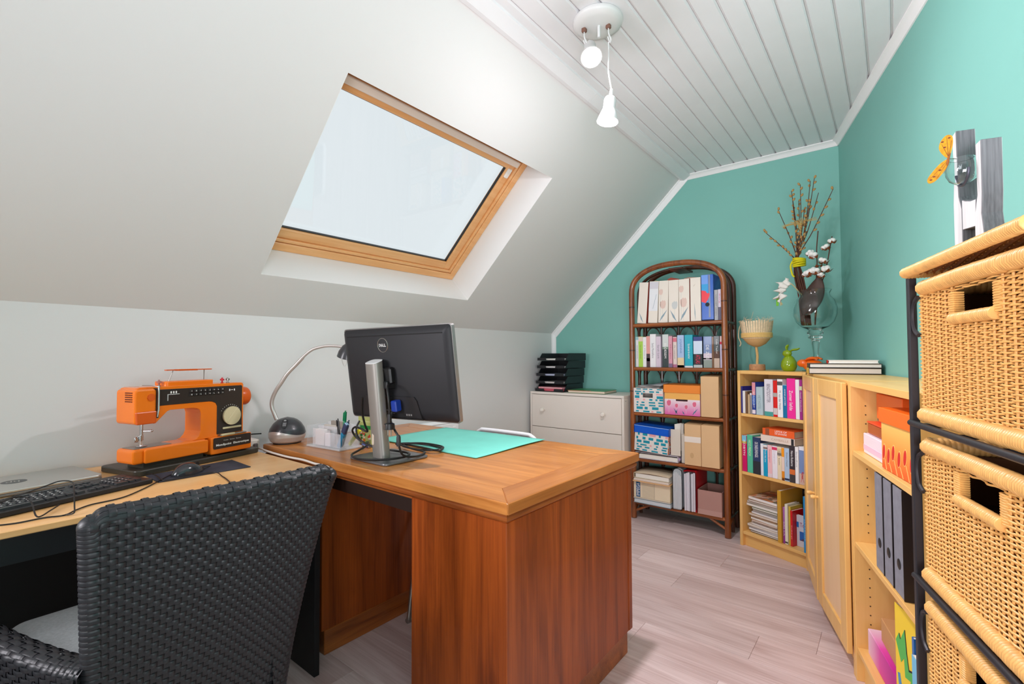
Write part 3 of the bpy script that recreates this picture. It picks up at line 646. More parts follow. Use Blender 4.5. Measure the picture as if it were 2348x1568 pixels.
# ------------------------------------------------------------------ books and boxes
def book(name, label, x0, x1, z, h, d, y, col, parent=None, frame=None, page=PAPER, group=None, tilt=0, txt=None, tcol=INKW, th=None, bands=(), catg='book', tpos=.5, tlen=.5, t2=None):
    """upright book: spine towards -y at depth y, pages inset behind"""
    w_ = x1-x0; t = thing(name, label, catg, (0, 0, 0), 0, group)
    loc = V((x0, y, z)); rz = 0
    if frame: loc = frame[0] @ loc; rz = frame[1]
    t.location = loc; t.rotation_euler = (0, tilt, rz)
    cm = col if not isinstance(col, tuple) else mat(col, .42, coat=.15)
    q = M(); c = .0012
    q.box(0, w_, 0, .002, 0, h, .0008); q.box(0, c, .002, d, 0, h); q.box(w_-c, w_, .002, d, 0, h)
    q.build('cover', cm, t, 0)
    M().box(c, w_-c, .002, d-.003, .0015, h-.002).build('pages', page, t, 0)
    for b0, b1, bc in bands:
        M().box(.0003, w_-.0003, -.0004, .001, b0*h, b1*h).build('spine_band', mat(bc, .45), t, 0)
    if txt:
        text(txt, th or w_*.42, (w_*.5 if not t2 else w_*.68, -.0007, h*tpos), (0, 0, -1), (1, 0, 0), tcol, t, h*tlen)
    if t2: text(t2, w_*.3, (w_*.3, -.0007, h*tpos), (0, 0, -1), (1, 0, 0), tcol, t, h*tlen*.9)
    return t
def on(t, frame, pos, rz=0):
    t.location = frame[0] @ V(pos); t.rotation_euler = (0, 0, frame[1]+rz); return t

# ------------------------------------------------------------------ arched rattan shelf
FW = 3.234
rs_ = thing('rattan_shelf', 'tall dark rattan shelf with a rounded arch top against the green wall', 'shelf', (0, 0, 0))
XL, XR = -1.468, -.838; XC = (XL+XR)/2; HW = (XR-XL)/2
def arch(y, r, mt, nm, z1=1.60, rise=.182, x_in=0, n=30):
    hw = HW-x_in; P = [(XC-hw, y, .005), (XC-hw, y, .5), (XC-hw, y, 1.1), (XC-hw, y, z1)]
    for i in range(1, n):
        a = pi-pi*i/n; P.append((XC+hw*math.copysign(abs(cos(a))**.85, cos(a)), y, z1+(rise-x_in)*abs(sin(a))**.85))
    P += [(XC+hw, y, z1), (XC+hw, y, 1.1), (XC+hw, y, .5), (XC+hw, y, .005)]
    q = M(); q.tube(P, r, 12); return q.build(nm, mt, rs_)
arch(FW, .0195, RATT, 'front_frame'); arch(FW+.235, .0165, RATTD, 'back_frame'); arch(FW+.12, .011, RATTD, 'middle_frame', 1.59, .175)
for z in (1.5, 1.19, .9): 
    for x in (XL, XR): M().lathe([(.0200, -.004), (.0206, 0), (.0200, .004)], 12, (x, FW, z), 'z', 0, False).build('cane_joint', RATTD, rs_)
M().box(XC-.05, XC+.05, FW+.01, FW+.23, 1.742, 1.756, .004).build('top_block', RATTD, rs_, 0)
SH = [1.380, 1.0715, .7525, .430, .1265]
for i, z in enumerate(SH):
    M().box(XL+.006, XR-.006, FW+.01, FW+.235, z-.014, z-.0005, .002).build('shelf_board', RATTD, rs_, 0)
    q = M(); q.tube([(XL+.008, FW, z-.013), (XR-.008, FW, z-.013)], .0135, 10); q.build('front_rail', RATTX, rs_)
    q = M(); q.tube([(XL+.008, FW+.235, z-.013), (XR-.008, FW+.235, z-.013)], .011, 8); q.build('back_rail', RATTD, rs_)
    for x in (XL, XR): q = M(); q.tube([(x, FW+.01, z-.013), (x, FW+.23, z-.013)], .011, 8); q.build('side_rail', RATTD, rs_)
for z0, z1 in ((.13, .416), (.43, .738), (.755, 1.057), (1.073, 1.366)):
    nb = 4
    for k in range(nb):
        x = XL+(XR-XL)*(k+1)/(nb+1); M().tube([(x, FW+.235, z0), (x, FW+.235, z1)], .0095, 8).build('back_rod', RATTD, rs_)
    for k in range(nb+1):
        xa = XL+(XR-XL)*k/(nb+1)+.01; xb = XL+(XR-XL)*(k+1)/(nb+1)-.01; r_ = (xb-xa)/2
        M().tube([((xa+xb)/2-r_*cos(pi*i/10), FW+.235, z1-.075+.07*sin(pi*i/10)) for i in range(11)], .0042, 6).build('back_loop', RATTD, rs_)
    for x in (XL, XR):
        for y0 in (.012, .132):
            M().tube([(x, FW+y0+.049-.045*cos(pi*i/8), z1-.06+.055*sin(pi*i/8)) for i in range(9)], .0042, 6).build('side_loop', RATTD, rs_)
for x, sg in ((XR, -1), (XL, 1)):
    M().tube([(x+sg*.008, FW, .052), (x+sg*.112, FW, .106)], .0085, 8).build('brace', RATTX, rs_)
    M().tube([(x, FW+.012, .052), (x, FW+.11, .106)], .0085, 8).build('brace', RATTX, rs_)

# top shelf: magazine files with faded tulips
CREAM = mat((236, 228, 216), .55, name='cream_card'); FAD = mat((226, 198, 186), .6); FAD2 = mat((218, 206, 194), .6); LEAF = mat((138, 162, 174), .6); LEAFP = mat((204, 208, 206), .6); REDC = mat((176, 66, 50), .6)
def tulip(q, q2, cx, cz, s, lean=0):
    q.prism([(cx+s*u, cz+s*v) for u, v in ((-.5, .5), (-.56, 0), (-.38, -.6), (0, -.78), (.38, -.6), (.56, 0), (.5, .55), (.3, .8), (.12, .6), (-.05, .85), (-.25, .6))], -.0004, .0, 'y')
    q2.prism([(cx-.0008, cz-s*.78), (cx+.0008, cz-s*.78), (cx+lean+.001, .012), (cx+lean-.001, .012)], -.0004, .0, 'y')
def leaf(q, x0, z0, x1, z1, w_):
    d = V((x1-x0, z1-z0)); n = V((-d.y, d.x)).normalized(); q.prism([(x0, z0), (x0+d.x*.4+n.x*w_, z0+d.y*.4+n.y*w_), (x1, z1), (x0+d.x*.5-n.x*w_*.6, z0+d.y*.5-n.y*w_*.6)], -.0005, 0, 'y')
FL = [(-1.434, .067, .292, .075, '', 1), (-1.352, .066, .293, .055, '', 2), (-1.278, .066, .291, .035, '', 3), (-1.2045, .068, .289, .012, '', 4), (-1.1315, .0705, .289, 0, '', 5), (-1.0545, .067, .291, 0, '', 6)]
LBL = ['cream magazine file leaning at the outer end of the top rattan shelf, one thin leaf', 'white magazine file with a taped paper label and a grey twig drawing', 'cream magazine file with two faded pink tulips, third along the top rattan shelf', 'pale magazine file with a ghostly tulip and a blue leaf', 'cream magazine file with a big faded tulip and blue leaf, beside the red gap', 'plain cream magazine file with one thin blue stem, next to the blue binder']
for (x, w_, h, tl, _, k), lb in zip(FL, LBL):
    t = thing('magazine_file', lb, 'magazine file', (x, FW+.012, 1.3805), 0, 'tulip magazine files on the top shelf'); t.rotation_euler = (0, tl, 0)
    t.location.z += w_*sin(tl)
    q = M(); q.box(0, w_, 0, .002, 0, h, .0006); q.prism([(.002, 0), (.20, 0), (.20, .12), (.10, h), (.002, h)], 0, .0015, 'x'); q.prism([(.002, 0), (.20, 0), (.20, .12), (.10, h), (.002, h)], w_-.0015, w_, 'x', 1); q.box(0, w_, .198, .2, 0, .12); q.box(0, w_, 0, .2, 0, .0015)
    q.build('case', [CREAM, REDC if k in (1, 5) else CREAM], t, 0)
    a, b_, c_ = M(), M(), M()
    if k == 1: leaf(b_, .045, .005, .012, .075, .006)
    if k == 2:
        M().box(.002, w_-.002, -.0006, 0, .085, .24).build('paper_label', mat((232, 234, 238), .5), t, 0); M().box(.002, w_-.002, -.0004, .0, .24, h-.004).build('tape', mat((214, 212, 220), .3), t, 0)
        b_.prism([(.030, .10), (.032, .10), (.054, .20), (.052, .2)], -.0009, -.0006, 'y'); leaf(b_, .04, .14, .055, .165, .004)
    if k == 3: tulip(a, c_, .030, .125, .038); tulip(a, c_, .014, .212, .026); leaf(b_, .008, .006, .062, .09, .008)
    if k == 4: tulip(c_, c_, .042, .115, .036); leaf(b_, .056, .004, .01, .085, .008)
    if k == 5: tulip(a, c_, .030, .130, .042); tulip(a, c_, .016, .222, .030); leaf(b_, .008, .006, .062, .10, .009)
    if k == 6: leaf(b_, .032, .004, .026, .12, .0035); leaf(c_, .02, .23, .034, .25, .004)
    for q_, mt in ((a, FAD), (b_, LEAF), (c_, LEAFP if k != 6 else FAD2)):
        if q_.v: q_.build('printed_flower', mt, t, 0)['kind'] = 'stuff'
random.seed(5)
PRN = [((214, 176, 96), 'yellow folder sticking up behind the first magazine files', -1.405, .10, 1.712, .06), ((205, 92, 74), 'red paper folder sticking up behind the middle magazine files', -1.285, .085, 1.722, .05), ((226, 190, 168), 'bundle of pinkish papers standing in the fifth magazine file', -1.165, .11, 1.712, .03)]
for c, lb, x, w_, zt_, sl in PRN:
    q = M(); q.prism([(x, 1.55), (x+w_, 1.55), (x+w_, zt_-sl*.3), (x+w_*.3, zt_), (x, zt_-sl*.2)], FW+.225 if False else FW+.218, FW+.223, 'y')
    tag(q.build('paper_folder', mat(c, .7), None, 0), lb, 'folder')
bb = thing('ring_binder', 'tall blue ring binder with a red poppy on the top rattan shelf', 'binder', (-.982, FW+.012, 1.381))
q = M(); q.box(0, .076, 0, .003, 0, .302, .001); q.box(0, .002, 0, .2, 0, .302); q.box(.074, .076, 0, .2, 0, .302); q.build('cover', mat((18, 96, 196), .25, coat=.3), bb, 0)
M().box(.003, .073, .02, .195, .004, .28).build('papers', PAPER, bb, 0)
M().box(.0005, .042, -.0005, .001, .12, .30).build('light_band', mat((36, 160, 222), .25), bb, 0); M().box(.0005, .042, -.0007, .001, .24, .301).build('pale_band', mat((112, 160, 236), .25), bb, 0)
M().box(.045, .056, -.0008, .001, .02, .30).build('grey_strip', mat((130, 140, 160), .3), bb, 0)
q = M(); q.prism([(.0, .125), (.026, .115), (.040, .135), (.052, .165), (.050, .18), (.036, .178), (.026, .195), (.0, .20)], -.0012, -.0006, 'y'); q.build('poppy', mat((238, 44, 62), .3), bb, 0)
M().lathe([(.001, -.0015), (.0135, -.0015), (.0135, .001), (.001, .001)], 20, (.037, 0, .105), 'y').build('finger_hole', mat((20, 30, 36), .6), bb)
M().box(0, .076, 0, .004, -.0, .006).build('metal_edge', mat((24, 26, 34), .5), bb, 0)
book('book', 'grey spined paperback beside the tall blue binder on the top rattan shelf', -.902, -.880, 1.381, .197, .13, FW+.012, (170, 172, 176), txt='VAN HET LEVEN', tcol=INKG, tlen=.7)
book('book', 'lilac and dark paperback at the end post of the top rattan shelf', -.8785, -.861, 1.381, .199, .13, FW+.012, (214, 206, 222), bands=((0, .42, (92, 88, 110)),), txt='Berg', tcol=mat((200, 70, 110), .5), tpos=.7, tlen=.3)

# second shelf: row of paperbacks
B2 = [(-1.447, .0205, .215, (226, 226, 232), [(.90, .99, (150, 200, 204))], 'ANNA JOHNSON', INKG, 'white paperback with a teal top at the start of the second rattan row'),
 (-1.4255, .032, .217, (172, 214, 84), [(.84, .99, (228, 206, 190))], 'het zoete leven', mat((120, 160, 60), .6), 'lime green paperback on the second rattan shelf'),
 (-1.393, .0255, .213, (236, 236, 236), [], 'J. Moore', INKG, 'thin white paperback between the lime book and the pink-black book'),
 (-1.367, .0265, .218, (226, 160, 152), [(0, .43, (78, 60, 66)), (.19, .29, (232, 108, 128))], None, INKW, 'pink paperback with a dark lower half on the second rattan shelf'),
 (-1.340, .042, .232, (234, 234, 236), [], 'Santa Montefiore', INKG, 'thick white paperback with grey script, tallest of the pale ones'),
 (-1.2965, .034, .214, (214, 200, 214), [], 'Sarah Lark', INKG, 'lilac-white paperback after the thick white one'),
 (-1.251, .042, .227, (206, 214, 210), [(0, .55, (58, 70, 70)), (.55, .62, (122, 146, 128))], 'BLOESEM', INKW, 'paperback with a dark green lower half and misty grey top'),
 (-1.2075, .025, .214, (216, 156, 172), [(0, .12, (130, 110, 140))], 'Morgan', mat((170, 70, 96), .6), 'dusty pink paperback beside the dark green one'),
 (-1.177, .026, .207, (224, 208, 200), [(.84, .97, (212, 110, 130)), (0, .1, (178, 110, 140))], 'De rozentuin', INKG, 'beige paperback with rose blossoms on its spine'),
 (-1.147, .044, .219, (168, 192, 226), [(0, .30, (226, 204, 160)), (0, .07, (96, 108, 88))], 'JOJANNE', mat((96, 130, 180), .6), 'pale blue paperback with a sandy beach at the foot'),
 (-1.0975, .053, .219, (26, 168, 188), [(.0, .05, (226, 226, 228))], 'Op zoek naar de waarheid', INKW, 'thick turquoise paperback on the second rattan shelf'),
 (-1.0395, .057, .205, (38, 44, 48), [(.44, .86, (206, 222, 240)), (.86, .995, (56, 66, 132)), (.0, .09, (190, 196, 196))], 'ATLAS', mat((232, 50, 86), .5), 'thick blue-white and black paperback with red capitals on its spine'),
 (-.9755, .053, .205, (120, 142, 184), [(0, .25, (142, 154, 146)), (.25, .46, (214, 200, 214)), (.27, .31, (74, 70, 84))], 'DE ZUS', INKW, 'slate blue paperback with a lilac lower part beside the red-lettered one'),
 (-.922, .012, .203, (120, 84, 54), [], None, INKW, 'very thin brown book between the slate blue and dark books'),
 (-.909, .034, .206, (74, 84, 86), [(0, .30, (198, 176, 158)), (.30, .52, (90, 60, 46))], 'Lulu Taylor', INKW, 'dark grey paperback with a rosy floral foot'),
 (-.8715, .0115, .205, (206, 196, 222), [(.74, .82, (206, 26, 70)), (.82, .99, (218, 190, 184))], None, INKG, 'lilac paperback with a red band, last before the rattan post')]
for x, w_, h, c, bd, tx, tc_, lb in B2:
    atl = tx == 'ATLAS'
    book('book', lb, x, x+w_, 1.072, h, .135, FW+.012, c, bands=bd, txt=tx, tcol=tc_, th=w_*(.5 if atl else .36), tpos=.27 if atl else (.66 if tx in ('JOJANNE', 'Lulu Taylor') else .5), tlen=.28 if atl else .45, group='paperbacks on the second rattan shelf')
# third shelf: patterned box, tulip box, kraft file
TEAL = mat((24, 150, 172), .45); OFFW = mat((232, 226, 220), .5); PKP = mat((236, 172, 174), .5)
def pattern(q, q2, x0, x1, z0, z1, seed, y=-.0006, dz=.0):
    random.seed(seed); z = z0
    while z < z1-.008:
        h = random.choice((.010, .014, .018)); x = x0+random.random()*.02
        while x < x1-.012:
            w_ = random.choice((.014, .022, .034, .046)); (q if random.random() < .82 else q2).box(x, min(x1-.001, x+w_), y, 0, z, min(z+h, z1-.001)); x += w_+random.choice((.014, .022, .032))
        z += h+random.choice((.006, .009))
def card_box(name, label, x, y, z, w_, d, h, mt, parent=None, hole=True, t=.003, catg='box', rz=0):
    o = thing(name, label, catg, (x, y, z), rz)
    q = M(); q.box(0, t, 0, d, 0, h, .001); q.box(w_-t, w_, 0, d, 0, h, .001); q.box(t, w_-t, d-t, d, 0, h); q.box(t, w_-t, t, d-t, 0, t)
    if hole:
        a0, a1, b0, b1 = w_*.32, w_*.66, h*.62, h*.80
        q.box(t, a0, 0, t, 0, h); q.box(a1, w_-t, 0, t, 0, h); q.box(a0, a1, 0, t, 0, b0); q.box(a0, a1, 0, t, b1, h)
    else: q.box(t, w_-t, 0, t, 0, h)
    q.build('case', mt, o, 0); return o
bx = card_box('patterned_box', 'open white box with turquoise rectangles and papers piled on top, on the third rattan shelf', -1.452, FW-.020, .7535, .213, .20, .170, OFFW)
q, q2 = M(), M(); pattern(q, q2, .004, .216, .004, .098, 3); pattern(q, q2, .004, .216, .141, .168, 4); pattern(q, q2, .004, .068, .10, .14, 5); pattern(q, q2, .152, .215, .10, .14, 6)
q.build('turquoise_print', TEAL, bx, 0)['kind'] = 'stuff'; q2.build('pink_print', PKP, bx, 0)['kind'] = 'stuff'
random.seed(9); 
for i in range(5):
    mt = mat(((226, 222, 218), (196, 190, 186), (150, 146, 146), (214, 206, 200), (170, 176, 180))[i], .7)
    q = M(); q.grid(lambda u, v: (-1.445+.007*i+.165*u, FW-.005+.19*v, .9245+.005*i+.022*max(0, u-.25+.1*i*.3)*v+.004*sin(u*5+i)), 8, 4)
    tag(q.build('paper', mt, None, 60, solid=.0015), ['white sheet lowest in the pile on the turquoise box', 'light grey magazine on the turquoise box', 'dark grey leaflet on the turquoise box', 'creased pale sheet on the turquoise box', 'grey-blue leaflet topmost on the turquoise box'][i], 'paper')
tb = card_box('tulip_box', 'pink tulip storage box with an orange lid on the third rattan shelf', -1.2295, FW-.016, .7535, .236, .20, .150, mat((236, 190, 200), .5))
M().box(.0005, .2355, -.0005, 0, .105, .15).build('yellow_band', mat((244, 184, 96), .5), tb, 0)
pf_ = bpy.data.materials.new('pink_fade'); pf_.use_nodes = True; nt = pf_.node_tree; tcx = nt.nodes.new('ShaderNodeTexCoord'); sx = nt.nodes.new('ShaderNodeSeparateXYZ'); rpp = nt.nodes.new('ShaderNodeValToRGB'); mr_ = nt.nodes.new('ShaderNodeMapRange'); mr_.inputs[2].default_value = .105
nt.links.new(tcx.outputs['Object'], sx.inputs[0]); nt.links.new(sx.outputs[2], mr_.inputs[0]); nt.links.new(mr_.outputs[0], rpp.inputs[0]); nt.links.new(rpp.outputs[0], nt.nodes['Principled BSDF'].inputs['Base Color'])
el = rpp.color_ramp.elements; el[0].color = lin((224, 96, 168)); el[1].color = lin((240, 228, 232)); e3 = el.new(.35); e3.color = lin((232, 150, 196))
M().box(.0005, .078, -.0004, 0, .0, .105).build('pink_front', pf_, tb, 0); M().box(.158, .2355, -.0004, 0, .0, .105).build('pink_front', pf_, tb, 0); M().box(.078, .158, -.0004, 0, .0, .091).build('pink_front', pf_, tb, 0)
q, q2, q3, q4 = M(), M(), M(), M()
for k_ in (q, q2, q3): k_.x = Matrix.Translation((0, -.0012, 0))
q4.x = Matrix.Translation((0, -.0007, 0))
for cx, cz, s in ((.03, .078, .026), (.082, .062, .018), (.146, .056, .018), (.200, .076, .022)): tulip(q, q2, cx, cz, s); tulip(q4, M(), cx, cz+.0005, s*1.14)
q4.build('printed_outline', mat((244, 226, 228), .5), tb, 0)['kind'] = 'stuff'
for a in ((.09, .004, .062, .045), (.075, .004, .088, .04), (.185, .004, .222, .05), (.135, .004, .12, .03)): leaf(q3, *a, .005)
q.build('printed_tulip', mat((226, 108, 140), .5), tb, 0)['kind'] = 'stuff'; q2.build('printed_stem', mat((240, 220, 226), .5), tb, 0)['kind'] = 'stuff'; q3.build('printed_leaf', mat((80, 126, 150), .5), tb, 0)['kind'] = 'stuff'
q = M(); q.box(-.006, .242, -.006, .205, .200, .2035, .001); q.box(-.006, .242, -.006, -.003, .148, .2035, .001); q.box(-.006, -.003, -.006, .205, .148, .2035); q.box(.239, .242, -.006, .205, .148, .2035)
q.build('lid', mat((240, 140, 52), .45), tb, 0)
# archive boxes
def archive(name, label, x, y, z, w_, d, h, mt=KRAFT, tape=False, rz=0, flap=True, hole=False):
    o = thing(name, label, 'box', (x, y, z), rz)
    q = M(); q.box(0, w_, 0, d, 0, h, .0015); q.build('case', mt, o, 0)
    if flap: q = M(); q.prism([(0, h), (d, h), (d*.9, h+.012), (d*.5, h+.008), (.01, h+.002)], .004, w_-.002, 'x'); q.build('top_flap', mat((206, 166, 120), .75), o, 0)
    q = M(); q.prism([(.004, h), (.045, h), (.040, h-.035), (.028, h-.06), (.012, h-.075)], w_, w_+.001, 'x'); q.build('side_tab', mat((188, 146, 100), .75), o, 0)
    if tape: M().box(.0005, w_-.0005, -.0006, 0, h*.56, h*.70).build('label_strip', mat((236, 226, 214), .6), o, 0)
    if hole: q = M(); q.prism(ell(w_*.45, h*.24, .012, .018, 14), -.0005, 0, 'y'); q.build('pull_tab', mat((206, 168, 122), .75), o, 0)
    return o
archive('archive_box', 'tall kraft archive box standing beside the orange-lidded tulip box', -.987, FW-.02, .7535, .111, .21, .262)
# fourth shelf
fb = thing('document_binder', 'flat grey-lilac binder lying under the blue-lidded box', 'binder', (-1.449, FW-.015, .4305))
q = M(); q.box(0, .305, 0, .215, .0, .003, .001); q.box(0, .305, 0, .215, .040, .043, .001); q.box(.302, .305, 0, .215, 0, .043); q.build('cover', mat((206, 200, 212), .35), fb, 0)
M().box(.03, .30, .004, .21, .004, .03).build('papers', PAPER, fb, 0)
q = M(); q.tube([(.305, .02, .021), (.3052, .12, .021)], .01, 10); q.build('spine_ring', mat((188, 170, 204), .3), fb, 0)
lb_ = card_box('patterned_box', 'turquoise and pink patterned box with a bright blue lid, tilted on the grey binder', -1.450, FW-.026, .4755, .240, .215, .150, OFFW, hole=False); lb_.rotation_euler = (0, radians(3), 0); lb_.location.z = .4885
q, q2 = M(), M(); pattern(q, q2, .004, .239, .004, .128, 14); q.build('turquoise_print', TEAL, lb_, 0)['kind'] = 'stuff'; q2.build('pink_print', PKP, lb_, 0)['kind'] = 'stuff'
q, q2 = M(), M(); random.seed(4)
for i in range(11):
    for j in range(9):
        if random.random() < .75: (q if random.random() < .5 else q2).box(  .240, .2406, .005+i*.019, .021+i*.019, .004+j*.014, .016+j*.014)
q.build('orange_print', mat((232, 120, 50), .5), lb_, 0)['kind'] = 'stuff'; q2.build('red_print', mat((196, 40, 50), .5), lb_, 0)['kind'] = 'stuff'
BL = mat((14, 92, 208), .38)
q = M(); q.box(-.005, .245, -.005, .220, .178, .182, .001); q.box(-.005, .245, -.005, -.002, .126, .182, .001); q.box(-.005, -.002, -.005, .22, .126, .182); q.box(.242, .245, -.005, .22, .126, .182); q.build('lid', BL, lb_, 0)
M().box(-.004, .244, -.0056, -.005, .174, .1775).build('lid_pale_edge', mat((150, 190, 240), .5), lb_, 0)  # pale strip across the lid front, just below its top
archive('card_folder', 'pale grey card folder standing between the blue-lidded box and the kraft boxes', -1.128, FW+.01, .4305, .030, .20, .19, mat((216, 208, 194), .75), flap=False)
wf = tag(M().box(-1.196, -1.130, FW-.004, FW+.002, .4765, .652, .001).build('card_sheet', mat((220, 212, 198), .75), None, 0), 'beige card leaning upright behind the binder beside the blue-lidded box', 'card')
for i, (x, a, lb) in enumerate(((-1.170, .25, 'white paper fanning out above the beige card'), (-1.155, .1, 'folded white paper beside the fanned one above the beige card'))):
    q = M(); q.grid(lambda u, v: (x+.03*u+a*.05*v*(u-.4), FW+.015+.01*i+.02*u, .50+.185*v+.01*u), 3, 4); tag(q.build('paper', PAPER, None, 60, solid=.0012), lb, 'paper')
archive('archive_box', 'kraft archive box with a pale label strip on the fourth rattan shelf', -1.0965, FW-.022, .4305, .1065, .22, .268, tape=True, hole=True)
archive('archive_box', 'plain kraft archive box at the post of the fourth rattan shelf', -.9875, FW-.022, .4305, .1115, .22, .27)
# lowest shelf
ab = thing('archive_carton', 'beige archive carton lying on its side with a blue printed strip', 'box', (-1.448, FW-.045, .164), 0)
q = M(); q.box(0, .258, 0, .23, 0, .112, .002); q.build('case', mat((232, 216, 186), .7), ab, 0)
M().box(.018, .048, -.0006, 0, .004, .108).build('blue_strip', mat((28, 88, 136), .5), ab, 0); text('IMPEGA', .022, (.033, -.0009, .056), (0, 0, 1), (-1, 0, 0), INKW, ab, .088)
q = M(); [q.box(.062, .150, -.0005, 0, .008+i*.009, .0092+i*.009) for i in range(11)]; q.box(.150, .1512, -.0005, 0, .004, .108); q.build('ruled_lines', mat((130, 124, 112), .6), ab, 0)
M().box(.258, .2586, .02, .05, .01, .10).build('blue_end', mat((28, 88, 136), .5), ab, 0)
q = M(); q.prism([(0, 0), (.22, 0), (.215, .1), (.01, .108)], .259, .260, 'x'); q.build('flap', mat((206, 186, 150), .7), ab, 0)
tf = thing('ring_folder', 'teal-grey folder lying lowest under the beige archive carton', 'folder', (-1.447, FW-.05, .127))
M().box(0, .262, 0, .23, .0, .003, .001).build('cover', mat((150, 170, 178), .35), tf, 0); M().box(.004, .260, .003, .226, .0035, .027).build('papers', mat((206, 214, 220), .7, var=.06, vs=300, str_=(.02, .02, 1)), tf, 0); M().box(0, .262, 0, .23, .0275, .0305, .001).build('cover', mat((96, 128, 136), .35), tf, 0)
M().box(0, .26, 0, .23, .031, .0362).build('card', mat((212, 204, 194), .7), tf, 0)
env = thing('kraft_envelope', 'stuffed kraft envelope lying on the beige archive carton', 'envelope', (-1.446, FW-.07, .2775))
M().box(0, .262, 0, .23, 0, .006, .002).build('envelope', mat((226, 178, 124), .7), env, 0); M().box(.006, .255, .004, .226, .0065, .020, .002).build('papers', mat((226, 210, 196), .75, var=.05, vs=300, str_=(.02, .02, 1)), env, 0)
bf = thing('card_portfolio', 'thick beige elastic portfolio topmost on the lowest rattan shelf', 'folder', (-1.444, FW-.05, .2985))
M().box(0, .25, 0, .215, 0, .003, .001).build('cover', mat((206, 188, 160), .75), bf, 0); M().box(.012, .248, .003, .21, .0035, .030).build('papers', PAPER, bf, 0)
q = M(); q.grid(lambda u, v: (.0+.252*u, .218*v, .032+.012*sin(pi*u)*.6+.006*v), 8, 3); q.build('flap', mat((212, 192, 164), .75), bf, 60, solid=.003)
M().box(-.002, .001, 0, .215, 0, .034).build('spine', mat((200, 182, 154), .75), bf, 0)
ge = thing('elastic_folder', 'grey folder with a rounded black-edged flap standing on the lowest rattan shelf', 'folder', (-1.178, FW-.03, .127))
q = M(); pf = [(.002, 0), (.002, .235), (.012, .262), (.034, .272), (.056, .262), (.064, .235), (.064, .02), (.052, 0)]; q.prism(pf, .002, .22, 'y'); q.build('flap', mat((176, 184, 188), .35), ge, 30)
q = M(); q.tube(cat([(x, .001, z) for x, z in pf], 3), .0022, 6); q.build('black_edge', BLACKP, ge); q = M(); [q.box(.005+i*.0095, .0135+i*.0095, -.003, .0015, .006, .235+.012*sin(i*.9), .001) for i in range(6)]; q.build('papers', mat((206, 210, 214), .7), ge, 0)
rf = thing('elastic_folder', 'red elastic folder stuffed with white papers beside the grey one', 'folder', (-1.103, FW-.03, .127))
q = M(); q.box(.076, .080, 0, .24, 0, .268, .001); q.box(.0, .08, .236, .24, 0, .26); q.prism([(.0, .262), (.078, .268), (.08, .262), (.0, .258)], .0, .24, 'y'); q.build('cover', mat((196, 20, 34), .32), rf, 0)
q = M(); [q.box(.004+i*.0118, .0145+i*.0118, -.002+.004*(i % 2), .20, .004, .244+.006*(i % 3), .001) for i in range(6)]; q.build('papers', mat((216, 214, 222), .7, var=.05, vs=400, str_=(1, .02, .02)), rf, 0)
q = M(); q.tube([(.0, -.001, .256), (.03, -.001, .262), (.074, -.001, .266), (.079, -.001, .25), (.079, -.001, .02)], .0018, 6); q.tube([(.046, -.003, .255), (.046, -.003, .0)], .002, 6); q.build('elastic', BLACKP, rf)
sb = card_box('shoe_box', 'mauve open shoe box at the post of the lowest rattan shelf', -1.015, FW-.025, .127, .150, .21, .155, mat((176, 134, 124), .55), hole=False, t=.003)
M().box(.0, .150, -.0015, 0, .0, .034, .0005).build('lid_band', mat((186, 146, 136), .55), sb, 0)
# straw etc. is further down

# ------------------------------------------------------------------ white chest of drawers in the corner
CW = mat((232, 224, 214), .5, name='white_lacquer')
cd = thing('chest_of_drawers', 'off-white chest of drawers with round knobs in the corner under the slope', 'chest', (-2.330, 3.165, 0))
CWD, CH_, CDp = .825, .866, .34
M().box(0, .018, 0, CDp, 0, CH_-.019, .001).build('side', CW, cd, 0); M().box(CWD-.018, CWD, 0, CDp, 0, CH_-.019, .001).build('side', CW, cd, 0); M().box(0, CWD, 0, CDp, CH_-.0185, CH_, .0015).build('top', CW, cd, 0); M().box(.018, CWD-.018, .02, CDp, .04, CH_-.02).build('carcass', mat((190, 184, 176), .6), cd, 0); M().box(.018, CWD-.018, .03, .045, 0, .07).build('plinth', CW, cd, 0)
for i in range(3):
    z0 = .075+i*.2575
    dr = M().box(.021, CWD-.021, -.002, .018, z0, z0+.253, .0015).build('drawer', CW, cd, 0)
    for x in (.135, CWD-.155):
        q = M(); q.lathe([(.001, -.004), (.009, -.004), (.007, -.012), (.011, -.020), (.0165, -.027), (.0165, -.034), (.012, -.040), (.001, -.042)], 20, (x, 0, z0+.135), 'y'); q.build('knob', mat((238, 232, 222), .3), dr)
M().lathe([(.001, 0), (.003, 0), (.003, .0008), (.001, .0008)], 8, (CWD, .03, CH_-.04), 'x').build('screw_hole', BLACKP, cd)
